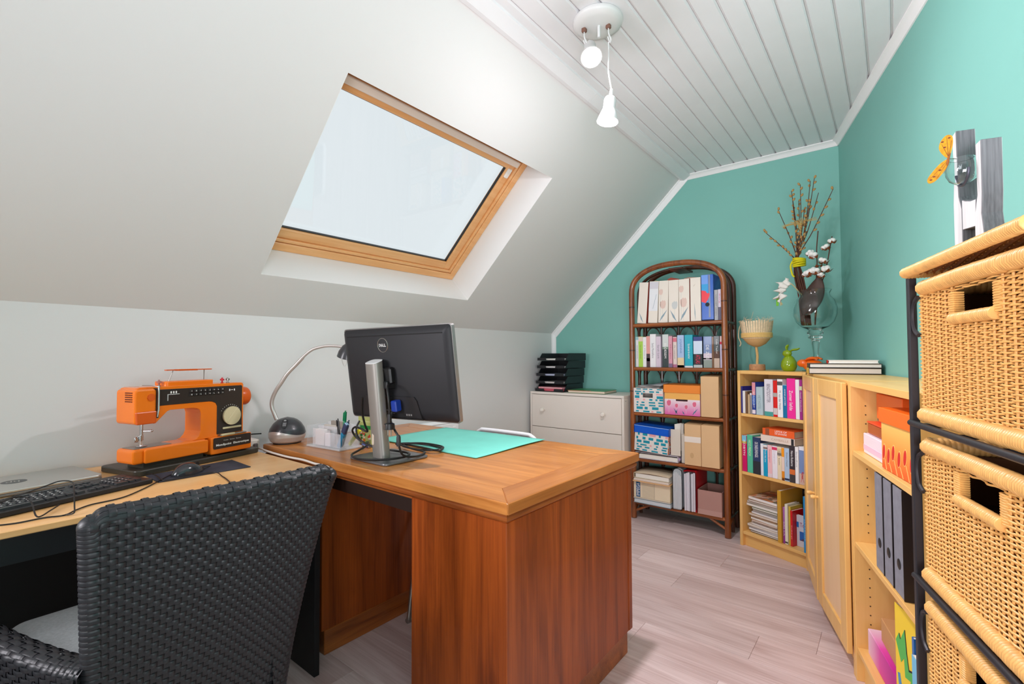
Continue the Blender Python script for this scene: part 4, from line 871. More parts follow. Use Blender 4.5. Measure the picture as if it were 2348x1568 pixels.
# letter trays
TR = mat((30, 32, 36), .3, name='black_tray')
TL = ['topmost black letter tray of the stack on the white chest', 'black letter tray second from the top of the stack, with white sheets', 'middle black letter tray of the stack, with blue-white sheets', 'black letter tray second from the bottom of the stack on the chest', 'bottom black letter tray of the stack, holding red folders']
PC = [((232, 228, 220), 'white sheet stack lying in the topmost tray'), ((226, 222, 220), 'white sheets in the second tray from the top'), ((190, 196, 220), 'bluish sheets in the middle tray'), ((212, 206, 202), 'grey-white sheets in the second tray from the bottom'), ((214, 96, 110), 'red folder lying in the bottom tray')]
for i in range(5):
    z = CH_+.002+(4-i)*.062
    x = -2.285+.006*(2-i)+.004; y = 3.195+.003*(i % 2)
    t = thing('letter_tray', TL[i], 'tray', (x, y, z), radians(-2+i*.6), 'black letter trays')
    q = M(); q.box(0, .265, 0, .30, 0, .0025); q.prism([(0, 0), (.30, 0), (.30, .058), (.05, .058)], 0, .0025, 'x'); q.prism([(0, 0), (.30, 0), (.30, .058), (.05, .058)], .2625, .265, 'x'); q.box(0, .265, .2975, .30, 0, .058)
    q.prism([(.0, .0), (.09, .0), (.082, .022), (.0, .022)], -.012, -.0095, 'y'); q.prism([(.175, 0), (.265, 0), (.265, .022), (.183, .022)], -.012, -.0095, 'y'); q.box(0, .265, -.012, 0, 0, .0025)
    q.build('shell', TR, t, 0)
    c, lb = PC[i]
    def sheet(dz, cc, ll, th=.006):
        o = M().box(x+.018, x+.245, y+.004+dz*.2, y+.27, z+.0035+dz, z+.0035+dz+th, .001).build('paper', mat(cc, .75), None, 0); tag(o, ll, 'paper')
    sheet(0, c, lb, .012 if i != 4 else .018)
    if i == 4: sheet(.019, (236, 170, 176), 'pink-white sheets on the red folder in the bottom tray', .012)
gb = thing('large_book', 'large flat green book with a brown edge lying on the white chest', 'book', (-1.985, 3.185, CH_+.001), radians(4))
M().box(0, .31, 0, .23, 0, .003, .0008).build('cover', mat((96, 130, 90), .4), gb, 0); M().box(.004, .306, .003, .226, .0035, .018).build('pages', mat((226, 206, 186), .75), gb, 0); M().box(0, .31, 0, .23, .0185, .0215, .0008).build('cover', mat((70, 142, 92), .35), gb, 0); M().box(0, .2, -.001, 0, .0175, .0215).build('brown_edge', mat((166, 110, 70), .5), gb, 0)
# ------------------------------------------------------------------ birch shelf units
HOLE = mat((70, 44, 20), .7)
F1 = (Matrix.Translation((-.754, 3.173, 0)) @ Matrix.Rotation(atan2(-.407, .912), 4, 'Z'), atan2(-.407, .912))
FR = (MR.copy(), RZ)
def unit(name, label, frame, x0, y0, W_, Dp, shelves, back=True, holes=()):
    o = thing(name, label, 'bookcase'); on(o, frame, (x0, y0, 0)); H_ = 1.06
    M().box(0, .018, 0, Dp, 0, H_-.0005, .0012).build('side', BIRCH, o, 0); M().box(W_-.018, W_, 0, Dp, 0, H_-.0005, .0012).build('side', BIRCH, o, 0)
    M().box(.0185, W_-.0185, .002, Dp, H_-.0205, H_, .0012).build('top', BIRCHX, o, 0)
    M().box(.0185, W_-.0185, Dp-.008, Dp-.003, .06, H_-.021).build('back', BIRCHX, o, 0)
    M().box(.0185, W_-.0185, .022, .038, 0, .068, .001).build('plinth', BIRCHX, o, 0)
    for z in shelves: M().box(.0188, W_-.0188, .004, Dp-.0085, z-.018, z, .0012).build('shelf_board', BIRCHX, o, 0)
    q = M(); n = 0
    for x in holes:
        for z in [.14+i*.032 for i in range(27)]:
            if all(abs(z-s+.009) > .03 for s in shelves): q.lathe([(.001, 0), (.0024, 0), (.0024, .0005), (.001, .0005)], 8, (x, .045, z), 'x')
    if q.v: q.build('peg_holes', HOLE, o, 0)['kind'] = 'stuff'
    return o
u1 = unit('bookcase', 'low birch bookcase with three shelves of books, set across the corner', F1, 0, 0, .42, .28, (.800, .449, .0885))
u2 = unit('bookcase', 'low birch cabinet with two framed doors against the green wall', FR, -2.885, .466, .80, .28, (.80, .449, .0885))
u3 = unit('bookcase', 'open low birch bookcase with orange boxes and grey binders, partly behind the basket rack', FR, -2.081, .466, .60, .28, (.812, .489, .118), holes=(.0181,))
def door(x_h, ang, wd, side):
    """door hinged at x_h (front-view x), opening by ang; side = +1 when it runs towards +x"""
    d = M(); st_ = .068
    def B(q, a0, a1, z0, z1, y0, y1, b=.0025): q.box(min(side*a0, side*a1), max(side*a0, side*a1), y0, y1, z0, z1, b)
    q = M(); B(q, 0, st_, .075, 1.052, -.018, 0); B(q, wd-st_, wd, .075, 1.052, -.018, 0); B(q, st_, wd-st_, .984, 1.052, -.018, 0); B(q, st_, wd-st_, .075, .143, -.018, 0)
    o = q.build('door', BIRCH, u2, 0); o.location = (x_h, -.004, 0); o.rotation_euler = (0, 0, ang)
    q = M(); B(q, st_-.004, wd-st_+.004, .139, .988, -.010, -.004, 0); q.build('door_panel', BIRCHP, o, 0)
    q = M(); kx = side*(wd-.030); q.lathe([(.001, -.018), (.0055, -.018), (.0055, -.026), (.0085, -.030), (.0085, -.044), (.006, -.047), (.001, -.047)], 14, (kx, 0, .535), 'y'); q.build('knob', BIRCH, o)
    return o
door(.004, radians(-3.0), .394, 1)      # far leaf, ajar
door(.797, radians(2.6), .394, -1)
# books, first shelf of the corner unit
N1 = [(.0112, .010, .162, .10, (46, 44, 130), [], None, None, 'slim navy book at the outer end of the top birch shelf', -.012),
 (.0305, .0165, .135, .10, (232, 230, 226), [], None, None, 'small white book beside the slim navy one', 0),
 (.049, .013, .132, .10, (120, 88, 62), [], None, None, 'small brown book with a curled cover on the top birch shelf', 0),
 (.066, .011, .116, .09, (206, 178, 140), [], None, None, 'thin tan booklet bent open beside the brown book', 0),
 (.080, .012, .125, .10, (150, 146, 148), [(.9, 1, (220, 220, 224))], None, None, 'thin grey booklet next to the tan one', 0),
 (.0945, .022, .191, .14, (34, 62, 150), [(.60, .99, (226, 150, 160)), (.30, .58, (70, 110, 190)), (.02, .14, (232, 220, 228))], 'BOUQUET', INKW, 'dark blue paperback with a pink strip on the top birch shelf', 0),
 (.1205, .042, .164, .13, (178, 200, 206), [], 'HET HOTEL', mat((140, 164, 172), .6), 'fat pale blue-grey book on the top birch shelf', 0),
 (.174, .052, .212, .14, (222, 218, 226), [(.0, .12, (76, 160, 150)), ], 'BENGTSDOTTER', mat((110, 104, 116), .6), 'thick white-lilac paperback with a teal foot on the top birch shelf', 0),
 (.2285, .024, .206, .14, (214, 26, 20), [(.55, .66, (176, 170, 164)), (.06, .24, (206, 198, 194))], None, None, 'red paperback with a grey patch on the top birch shelf', 0),
 (.2535, .031, .215, .14, (236, 236, 236), [(.84, .94, (90, 84, 84))], 'M. van der Heide', INKG, 'white paperback with black letters at its top, beside the red one', 0),
 (.2855, .0235, .186, .14, (10, 112, 160), [(.985, 1, (220, 224, 230))], 'ANNE JACOBS', INKW, 'blue paperback with white capitals on the top birch shelf', 0),
 (.3095, .047, .222, .14, (238, 44, 150), [(.0, .01, (240, 80, 160))], 'Zomer liefde', INKW, 'thick bright pink paperback with white script lettering', 0),
 (.358, .021, .217, .14, (238, 236, 234), [(0, .35, (226, 196, 140))] and [], None, None, 'white paperback between the bright pink and the purple books', 0),
 (.3805, .0145, .216, .14, (160, 40, 132), [(.74, .84, (206, 214, 170))], 'Hotel Vendome', INKW, 'purple paperback at the door end of the top birch shelf', 0)]
for x, w_, h, d, c, bd, tx, tc_, lb, dy in N1:
    book('book', lb, x+.008 if x < .02 else x, x+w_+(.008 if x < .02 else 0), .8012, h, d, .006+dy*0, c, frame=F1, bands=bd, txt=tx, tcol=tc_ or INKG, tpos=.62 if tx in ('ANNE JACOBS', 'BENGTSDOTTER') else .45, tlen=.5, group='paperbacks on the top shelf of the corner bookcase')
N2 = [(.0225, .030, .216, (206, 10, 96), [(.84, 1, (120, 190, 216)), (.78, .84, (190, 170, 70))], 'ROBYN', INKW, 'magenta paperback with a sky blue top at the outer end of the middle shelf'),
 (.0565, .036, .224, (82, 186, 150), [], 'NICCI FRENCH', mat((226, 240, 196), .5), 'mint green paperback on the middle birch shelf'),
 (.0945, .047, .216, (40, 56, 96), [(.0, .35, (44, 46, 54)), (.62, .8, (56, 70, 110))], 'DE SNEEUWENGEL', INKW, 'thick navy blue paperback on the middle birch shelf'),
 (.144, .0165, .185, (226, 228, 234), [], None, None, 'thin white paperback beside the thick navy one'),
 (.1615, .0255, .183, (0, 156, 196), [(.84, .99, (226, 220, 216)), (.86, .92, (130, 60, 50))], 'Thuis bij jou', INKW, 'cyan paperback with white script on the middle birch shelf'),
 (.188, .0265, .183, (236, 188, 192), [(0, .12, (226, 206, 210))], 'Rozengeur', mat((200, 120, 130), .6), 'soft pink paperback with small flowers at its foot'),
 (.2155, .031, .183, (234, 230, 236), [(.88, .97, (214, 50, 96))], 'Zomerzon', mat((206, 190, 206), .6), 'white paperback with a crimson heart at its top'),
 (.2475, .024, .183, (230, 214, 180), [(.72, .95, (206, 190, 160)), (.74, .82, (50, 70, 110))], 'De tuin', INKG, 'cream paperback with a little blue figure near its top'),
 (.2725, .0155, .183, (232, 206, 190), [(.72, .99, (236, 150, 20)), (.02, .28, (226, 140, 30)), (.0, .08, (110, 50, 30))], None, None, 'peach and orange paperback on the middle birch shelf'),
 (.289, .0275, .183, (172, 196, 220), [(.03, .09, (40, 50, 80))], 'Emma Chapel', INKG, 'light blue paperback beside the orange one'),
 (.3175, .031, .2, (54, 46, 52), [(.22, .36, (214, 110, 50)), (.0, .22, (66, 60, 60))], 'Nora Roberts', INKW, 'black paperback with an orange glow and white author name'),
 (.3495, .0185, .2, (238, 236, 234), [], 'Strandhuis', INKG, 'white paperback leaning by the beach-chair book')]
for x, w_, h, c, bd, tx, tc_, lb in N2:
    book('book', lb, x, x+w_, .4502, h, .14, .004, c, frame=F1, bands=bd, txt=tx, tcol=tc_ or INKG, tpos=.66, tlen=.42, group='paperbacks on the middle shelf of the corner bookcase')
t = thing('book', 'white book showing its cover with a red striped deck chair', 'book'); on(t, F1, (.3695, .008, .4502), 0)
M().box(0, .03, 0, .002, 0, .205, .0005).build('cover', mat((226, 226, 232), .4), t, 0); M().box(.001, .029, .0025, .12, .001, .203).build('pages', PAPER, t, 0)
M().box(.001, .0295, -.0005, .0, .06, .185).build('sky_print', mat((120, 142, 186), .45), t, 0); M().box(.001, .0295, -.0004, .0, .0, .06).build('sand_print', mat((206, 178, 164), .5), t, 0)
q = M(); q.prism([(.008, .012), (.0095, .012), (.022, .07), (.020, .07)], -.0010, -.0005, 'y'); q.prism([(.024, .012), (.0255, .012), (.012, .06), (.0105, .06)], -.0010, -.0005, 'y'); [q.prism([(.012+i*.0035, .03), (.0135+i*.0035, .03), (.016+i*.0035, .068), (.0145+i*.0035, .068)], -.0011, -.0005, 'y') for i in range(3)]; q.build('deck_chair_print', mat((196, 40, 44), .5), t, 0)['kind'] = 'stuff'
def flat_book(label, frame, pos, rz, L, dpt, th, col, txt=None, tcol=INKW, extra=None):
    t = thing('book', label, 'book'); on(t, frame, pos, rz)
    q = M(); q.box(0, L, 0, .002, 0, th, .0006); q.box(0, L, .002, dpt, 0, .0015); q.box(0, L, .002, dpt, th-.0015, th); q.build('cover', mat(col, .42), t, 0)
    M().box(.001, L-.001, .002, dpt-.002, .0017, th-.0017).build('pages', mat((206, 192, 172), .8), t, 0)
    if extra: M().box(extra[0], extra[1], -.0005, .001, .0005, th-.0005).build('spine_band', mat(extra[2], .5), t, 0)
    if txt: text(txt, th*.34, (L*.58, -.0006, th*.5), (1, 0, 0), (0, 0, 1), tcol, t, L*.5)
    return t
flat_book('off-white book lying across the upright books, under the orange one', F1, (.147, .004, .6745 if False else .653), radians(-1), .205, .14, .036, (226, 210, 196), 'CAMBALLE', mat((190, 160, 140), .5), (.185, .20, (40, 40, 44)))
flat_book('orange book lying topmost across the books of the middle shelf', F1, (.155, .010, .690), radians(0), .19, .14, .038, (232, 96, 40), None, INKW, (.018, .042, (150, 80, 50)))
for s_, z_ in (('LIEFDE OP', .718), ('DE SAVANNE', .705)):
    pp = F1[0] @ V((.155+.112, .010-.0008, z_)); e_ = F1[0].to_3x3() @ V((1, 0, 0)); text(s_, .010, pp, e_, (0, 0, 1), INKW, None, .07)
for o in [o for o in bpy.data.objects if o.name.startswith('lettering') and o.parent is None]:
    par = t_ = [b for b in bpy.data.objects if b.get('label') == 'orange book lying topmost across the books of the middle shelf'][0]
    o.parent = par; o.matrix_parent_inverse = (Matrix.Translation(par.location) @ Matrix.Rotation(par.rotation_euler.z, 4, 'Z')).inverted()
# lowest shelf: magazines
random.seed(21); MC = [(226, 220, 212), (206, 196, 186), (196, 170, 140), (228, 226, 222), (180, 120, 70), (214, 206, 196), (196, 190, 186), (232, 228, 224), (60, 60, 66), (206, 200, 190), (236, 232, 226), (150, 170, 190), (222, 214, 204), (110, 120, 100), (230, 224, 216), (200, 206, 208), (226, 200, 170), (236, 234, 230)]
MG = ['lowest magazine of the pile, dark cornered, on the bottom birch shelf', 'white magazine second from the bottom of the pile', 'magazine third from the bottom with a bluish spine', 'fourth magazine from the bottom of the pile, cream', 'fifth magazine from the bottom of the pile, pale', 'sixth magazine from the bottom of the pile, off-white', 'reddish-tan magazine in the lower half of the pile', 'eighth magazine from the bottom, pale cream', 'orange-brown magazine in the middle of the pile', 'tan magazine just above the orange-brown one', 'grey-white magazine above the tan one', 'thick white magazine in the upper half of the pile', 'dark green-edged magazine in the upper half of the pile', 'pale magazine sticking out of the pile towards the rattan shelf', 'grey magazine below the top two of the pile', 'brown-edged magazine right under the topmost one', 'topmost magazine of the pile with a colourful patterned cover']
zz = .0902; mcs = [(96, 84, 78), (232, 230, 228), (186, 200, 220), (228, 220, 206), (224, 216, 208), (232, 226, 218), (196, 150, 120), (230, 222, 206), (206, 140, 70), (214, 176, 130), (206, 202, 206), (234, 230, 224), (90, 110, 80), (226, 216, 200), (186, 184, 178), (150, 120, 100), (222, 200, 176)]
for i, lb in enumerate(MG):
    th = (.010, .012, .011, .012, .010, .011, .010, .012, .011, .012, .012, .016, .012, .014, .015, .012, .018)[i]
    dx = (.05, .035, .025, .03, .055, .05, .06, .05, .045, .04, .055, .058, .062, .022, .022, .04, .035)[i]; rz = radians((3, 1, -2, 2, -1, 3, 1, -2, 2, 1, -1, 2, 1, 0, .5, 2, -1)[i])
    t = thing('magazine', lb, 'magazine', (0, 0, 0), 0, 'magazines piled on the bottom birch shelf'); on(t, F1, (dx, .028+.006*(i % 3), zz), rz)
    Lm = .221-dx
    q = M(); q.grid(lambda u, v: (Lm*u, .21*v, .001-.0015*sin(pi*v)), 2, 4); q.build('cover', mat(mcs[i], .4), t, 60, solid=.001)
    M().box(.001, Lm-.001, .001, .208, .002, th-.002, .001).build('pages', mat([(226, 218, 208), (236, 232, 228), (208, 198, 190)][i % 3], .8), t, 0)
    cov = mat(mcs[i], .35)
    if i == 16:
        cov = bpy.data.materials.new('printed_cover'); cov.use_nodes = True; nt = cov.node_tree; vz = nt.nodes.new('ShaderNodeTexVoronoi'); vz.inputs['Scale'].default_value = 38; tcx = nt.nodes.new('ShaderNodeTexCoord'); nt.links.new(tcx.outputs['Object'], vz.inputs[0]); rpp = nt.nodes.new('ShaderNodeValToRGB'); nt.links.new(vz.outputs['Color'], rpp.inputs[0])
        for p_, c_ in ((.2, (226, 210, 190)), (.45, (206, 130, 80)), (.6, (120, 130, 110)), (.8, (160, 60, 60))): rpp.color_ramp.elements.new(p_).color = lin(c_)
        nt.links.new(rpp.outputs[0], nt.nodes['Principled BSDF'].inputs['Base Color'])
    M().box(0, Lm, 0, .21, th-.0018, th-.0006, .0004).build('cover', cov, t, 0)
    zz += th
gd = [(.2305, .022, .292, .20, (206, 156, 46), [], None, None, 'tall gold-spined book beside the magazine pile', .02),
 (.2545, .012, .203, .11, (176, 110, 180), [(0, .4, (150, 60, 150))], 'SALSA', INKW, 'slim violet book beside the tall gold one', .032),
 (.2685, .016, .224, .11, (232, 226, 206), [(.03, .07, (60, 60, 60))], None, None, 'cream book with a small dark mark at its foot', .028),
 (.2865, .012, .215, .11, (206, 180, 60), [], None, None, 'mustard yellow book between the cream and red ones', .034),
 (.3, .013, .196, .11, (206, 16, 26), [(.0, .2, (196, 40, 40))], 'TURKIJE', mat((236, 190, 190), .5), 'red travel book on the bottom birch shelf', .028)]
for x, w_, h, d, c, bd, tx, tc_, lb, dy in gd:
    book('book', lb, x, x+w_, .0895, h, d, dy, c, frame=F1, bands=bd, txt=tx, tcol=tc_ or INKG, tlen=.4, tpos=.4)
def cover_book(label, pos, rz, w_, h, th, col, frame=F1, name='book'):
    t = thing(name, label, 'book'); on(t, frame, pos, rz)
    M().box(0, w_, 0, .0015, 0, h, .0004).build('cover', mat(col, .4), t, 0); M().box(.001, w_-.001, .0018, th-.0018, .001, h-.001).build('pages', PAPER, t, 0); M().box(0, w_, th-.0015, th, 0, h).build('cover', mat(col, .4), t, 0); return t
t = cover_book('black coffee-table book with grey capitals at the back of the bottom shelf', (.256, .215, .0895), 0, .145, .285, .02, (30, 30, 34)); text('QUINTESS', .026, (.072, -.0006, .262), (1, 0, 0), (0, 0, 1), INKG, t, .125)
t = cover_book('grey atlas-like book with a blue spine edge behind the yellow one', (.272, .195, .0895), 0, .125, .245, .016, (196, 200, 210)); M().box(0, .012, -.0006, 0, .0, .235).build('blue_band', mat((40, 100, 170), .4), t, 0)
t = cover_book('pale olive book cover seen behind the red travel book', (.290, .177, .0895), 0, .095, .212, .014, (206, 200, 146)); M().box(.05, .1, -.0006, 0, .15, .2).build('print', mat((206, 196, 60), .5), t, 0)
t = cover_book('red-covered book behind the white island guide', (.3035, .157, .0895), 0, .083, .19, .012, (206, 20, 34))
t = cover_book('white island travel guide showing its cover with a blue sea picture', (.3145, .062, .0895), radians(2), .072, .172, .014, (206, 208, 218)); text('Tene', .024, (.041, -.0006, .122), (1, 0, 0), (0, 0, 1), mat((150, 60, 100), .5), t, .046)
M().box(.016, .071, -.0005, 0, .035, .085).build('sea_print', mat((40, 100, 180), .4), t, 0); q = M(); q.prism([(.018, .035), (.071, .035), (.071, .070), (.055, .06), (.03, .045)], -.0009, -.0005, 'y'); q.build('hill_print', mat((96, 70, 96), .4), t, 0); M().box(0, .012, -.0008, 0, .105, .135).build('blue_tab', mat((20, 110, 180), .4), t, 0); M().lathe([(.001, -.0008), (.011, -.0008), (.011, 0), (.001, 0)], 16, (.058, 0, .153), 'y').build('globe_print', mat((30, 90, 100), .4), t)
book('book', 'tall bright blue leaning book by the cabinet door', .3985, .401+.0, .0895, .30, .17, .012, (30, 140, 200), frame=F1) if False else None
t = book('book', 'tall bright blue spined book at the door end of the bottom shelf', .3885, .4015, .0895, .30, .13, .004, (32, 142, 204), frame=F1, txt='JAARBOEK', tcol=mat((180, 220, 240), .5), tlen=.4, tpos=.4)

# ------------------------------------------------------------------ things in the open unit (front-view frame: x = -distance, y = depth)
OG = mat((236, 110, 40), .4)
o = thing('cardboard_box', 'orange glossy box with a dark foot, standing on the pale pink boxes', 'box'); on(o, FR, (-2.03, .535, .925), radians(0))
M().box(0, .24, 0, .19, .008, .095, .002).build('case', OG, o, 0); M().box(.002, .238, .002, .188, 0, .009).build('foot', mat((96, 60, 70), .5), o, 0)
o = thing('gift_box', 'white and pink low box on the upper shelf beside the flame box', 'box'); on(o, FR, (-2.03, .495, .8132))
q = M(); q.box(0, .23, 0, .21, 0, .068, .002); q.build('case', mat((236, 222, 232), .4), o, 0); M().box(.0, .23, -.0006, 0, .012, .03).build('pink_band', mat((232, 196, 220), .4), o, 0); M().box(.23, .2306, .002, .208, .002, .066).build('violet_end', mat((166, 120, 150), .4), o, 0)
o = thing('gift_box', 'shiny red and copper lidded box on the white-pink box', 'box'); on(o, FR, (-2.015, .505, .8825)); 
M().box(0, .215, 0, .19, 0, .036, .002).build('case', mat((176, 74, 30), .25, metal=.4), o, 0); M().box(-.002, .217, -.002, .192, .0365, .042, .001).build('lid', mat((230, 60, 30), .3), o, 0); M().box(.215, .2156, .01, .18, .0, .036).build('red_end', mat((214, 20, 34), .25), o, 0)
o = thing('storage_box', 'tall yellow-orange box with a flame pattern and orange lid', 'box'); on(o, FR, (-1.775, .478, .8132), radians(2))
fm = bpy.data.materials.new('flame_fade'); fm.use_nodes = True; nt = fm.node_tree; tcx = nt.nodes.new('ShaderNodeTexCoord'); sx = nt.nodes.new('ShaderNodeSeparateXYZ'); rpp = nt.nodes.new('ShaderNodeValToRGB'); mr_ = nt.nodes.new('ShaderNodeMapRange'); mr_.inputs[2].default_value = .16
nt.links.new(tcx.outputs['Object'], sx.inputs[0]); nt.links.new(sx.outputs[2], mr_.inputs[0]); nt.links.new(mr_.outputs[0], rpp.inputs[0]); nt.links.new(rpp.outputs[0], nt.nodes['Principled BSDF'].inputs['Base Color']); nt.nodes['Principled BSDF'].inputs['Roughness'].default_value = .4
el = rpp.color_ramp.elements; el[0].color = lin((236, 84, 24)); el[1].color = lin((250, 208, 112)); e3 = el.new(.45); e3.color = lin((244, 156, 66))
M().box(0, .262, 0, .24, 0, .145, .002).build('case', fm, o, 0)
M().box(-.005, .267, -.005, .245, .138, .182, .002).build('lid', mat((244, 110, 24), .35), o, 0)
q, q2 = M(), M()
for cx, h0, sl in ((.02, .052, .03), (.055, .045, .04), (.09, .06, .05), (.13, .05, .05), (.17, .062, .05), (.21, .052, .05), (.245, .06, .04)):
    P = ell(cx, h0, .009, .022, 14, radians(-12)); q.prism(P, -.0012, -.0004, 'y'); q2.prism(ell(cx, h0, .0108, .0245, 14, radians(-12)), -.0008, 0, 'y'); q2.prism([(cx+.004, h0-.02), (cx+.006, h0-.02), (cx+.006+sl*.4, .002), (cx+.003+sl*.4, .002)], -.0008, 0, 'y')
q.build('flame_print', mat((214, 40, 30), .4), o, 0)['kind'] = 'stuff'; q2.build('flame_outline', mat((250, 200, 120), .4), o, 0)['kind'] = 'stuff'
GB = mat((128, 130, 140), .5, var=.12, vs=50, name='grey_marbled_board')
for i, (x, lb) in enumerate(((-1.845, 'grey marbled lever-arch binder nearest the shelf side'), (-1.765, 'grey marbled lever-arch binder, middle of the three'), (-1.683, 'grey marbled lever-arch binder half hidden by the black rack post'))):
    o = thing('lever_arch_binder', lb, 'binder', (0, 0, 0), 0, 'grey marbled binders'); on(o, FR, (x, .476+.0, .4905), 0)
    q = M(); q.box(0, .074, 0, .003, 0, .295, .001); q.box(0, .0025, .003, .25, 0, .295); q.box(.0715, .074, .003, .25, 0, .295); q.build('cover', GB, o, 0)
    M().box(.004, .07, .03, .245, .004, .28).build('papers', PAPER, o, 0); q = M(); q.lathe([(.001, -.0012), (.0125, -.0012), (.0145, -.0006), (.0145, .001), (.001, .001)], 20, (.037, 0, .085), 'y'); q.build('finger_ring', BLACKP, o)
    M().box(.072, .0745, -.0012, .25, 0, .295).build('black_edge', mat((30, 24, 26), .5), o, 0)
M().box(0, .004, 0, .2, 0, .2).build('x', PAPER).name = 'tmp'; bpy.data.objects.remove(bpy.data.objects['tmp'])
o = thing('photo_frame', 'small white frame leaning on the grey binders', 'frame'); on(o, FR, (-1.875, .50, .4905), 0); q = M(); q.box(0, .016, 0, .15, 0, .22, .002); q.build('frame', mat((232, 232, 230), .4), o, 0); M().box(-.0006, 0, .015, .135, .02, .2).build('picture', mat((150, 160, 176), .4), o, 0)
o = thing('carton', 'magenta carton with white lettering on the bottom shelf of the open unit', 'box'); on(o, FR, (-2.035, .495, .1192))
mg = bpy.data.materials.new('magenta_fade'); mg.use_nodes = True; nt = mg.node_tree; tcx = nt.nodes.new('ShaderNodeTexCoord'); sx = nt.nodes.new('ShaderNodeSeparateXYZ'); rpp = nt.nodes.new('ShaderNodeValToRGB'); mr_ = nt.nodes.new('ShaderNodeMapRange'); mr_.inputs[2].default_value = .25
nt.links.new(tcx.outputs['Object'], sx.inputs[0]); nt.links.new(sx.outputs[0], mr_.inputs[0]); nt.links.new(mr_.outputs[0], rpp.inputs[0]); nt.links.new(rpp.outputs[0], nt.nodes['Principled BSDF'].inputs['Base Color'])
el = rpp.color_ramp.elements; el[0].color = lin((240, 206, 226)); el[1].color = lin((186, 20, 140)); e3 = el.new(.5); e3.color = lin((222, 70, 170))
M().box(0, .285, 0, .20, 0, .085, .002).build('case', mg, o, 0)
text('OLE FINE SOAP AND FRAGRANCE', .011, (.262, .10, .0858), (0, 1, 0), (-1, 0, 0), INKW, o, .17)
q = M(); [q.box(.2851, .2856, .02, .02+.12+.03*(i % 2), .064-i*.008, .067-i*.008) for i in range(6)]; q.build('small_print', mat((226, 170, 210), .5), o, 0)['kind'] = 'stuff'
o = thing('gift_box', 'brown gift box with a purple band and twine bow on the magenta carton', 'box'); on(o, FR, (-1.965, .515, .2048), radians(-2))
M().box(0, .205, 0, .165, 0, .075, .002).build('case', mat((196, 146, 96), .6), o, 0); M().box(-.0006, .2056, .055, .115, -.0, .0756).build('band', mat((140, 14, 76), .4), o, 0)
TW = mat((232, 206, 180), .8)
for k in range(4): q = M(); q.tube([(-.001, .074+k*.012, .0), (-.001, .074+k*.012, .0765), (.206, .072+k*.012, .0765), (.206, .072+k*.012, .0)], .0013, 6); q.build('twine', TW, o)
q = M(); q.tube(cat([(.10, .09, .077), (.08, .05, .085), (.06, .03, .082), (.09, .07, .079), (.10, .09, .078), (.13, .12, .09), (.15, .135, .084), (.11, .1, .079)], 5), .0018, 6); q.build('twine_bow', TW, o)
o = thing('comic_album', 'yellow comic album with green jagged shapes on the bottom shelf', 'book'); on(o, FR, (-1.735, .488, .1192), radians(8))
M().box(0, .11, 0, .002, 0, .315, .0006).build('cover', mat((240, 206, 50), .4), o, 0); M().box(.001, .109, .0022, .012, .001, .313).build('pages', PAPER, o, 0); M().box(0, .11, .0125, .014, 0, .315).build('cover', mat((34, 34, 38), .5), o, 0)
def inkp(q, P, z=-.0006): q.prism(P, z, 0, 'y')
q = M(); inkp(q, [(.004, .21), (.022, .238), (.03, .225), (.052, .262), (.06, .20), (.07, .16), (.108, .172), (.108, .13), (.074, .12), (.078, .135), (.05, .13), (.046, .18), (.03, .16)]); inkp(q, ell(.09, .02, .02, .03, 12)); q.build('green_print', mat((80, 180, 80), .4), o, 0)['kind'] = 'stuff'
q = M(); inkp(q, [(.01, .12), (.022, .125), (.04, .06), (.032, 0), (.012, 0), (.02, .06)]); q.build('blue_print', mat((60, 140, 190), .4), o, 0)['kind'] = 'stuff'
q = M(); [inkp(q, P, -.0009) for P in ([(.052, .262), (.055, .262), (.063, .2), (.060, .2)], [(.022, .238), (.025, .238), (.031, .225), (.028, .223)], [(.06, .2), (.07, .157), (.108, .17), (.108, .174), (.071, .163), (.063, .2)], [(.072, .12), (.11, .13), (.11, .134), (.074, .125)], [(.04, .1), (.07, .1), (.07, .104), (.04, .104)], [(.07, .1), (.074, .1), (.08, .05), (.076, .05)])]; q.build('ink_outline', INKB, o, 0)['kind'] = 'stuff'
book('book', 'blue and orange spined album beside the yellow comic', -1.615, -1.60, .1192, .28, .2, .49, (20, 100, 170), frame=FR, bands=((.55, .72, (230, 130, 40)), (.42, .5, (30, 30, 40)), (.1, .3, (230, 200, 60))))
cover_book('light blue picture book at the end of the bottom shelf of the open unit', (-1.592, .482, .1192), radians(0), .075, .245, .02, (110, 190, 226), FR)

# ------------------------------------------------------------------ wicker basket rack
rk = thing('basket_rack', 'tall black iron rack with a wicker top, holding wicker baskets', 'rack'); on(rk, FR, (-1.295, .40, 0))
RW, RD, RH = .475, .335, 1.325
for x in (.007, RW-.007):
    for y in (.007, RD-.007): M().box(x-.0075, x+.0075, y-.0075, y+.0075, 0, RH, .002).build('post', IRON, rk, 0)
for z in (1.0085, .6835, .3585, .045):
    for y in (.0, RD-.007): q = M(); q.tube([(.007, y, z), (RW-.007, y, z)], .0068, 10); q.build('rail', IRON, rk)
    for x in (.02, RW-.02): q = M(); q.tube([(x, .004, z-.004), (x, RD-.01, z-.004)], .005, 8); q.build('runner', IRON, rk)
    for x in (.17, .31): q = M(); q.tube([(x, .004, z-.004), (x, RD-.01, z-.004)], .004, 8); q.build('cross_rod', IRON, rk)
for z in (1.235, .91, .585):
    q = M(); q.tube(cat([(.045, .006, z+.040), (.024, .006, z+.028), (.0155, .006, z), (.024, .006, z-.028), (.045, .006, z-.040)], 5), .0045, 8); q.build('corner_scroll', IRON, rk)
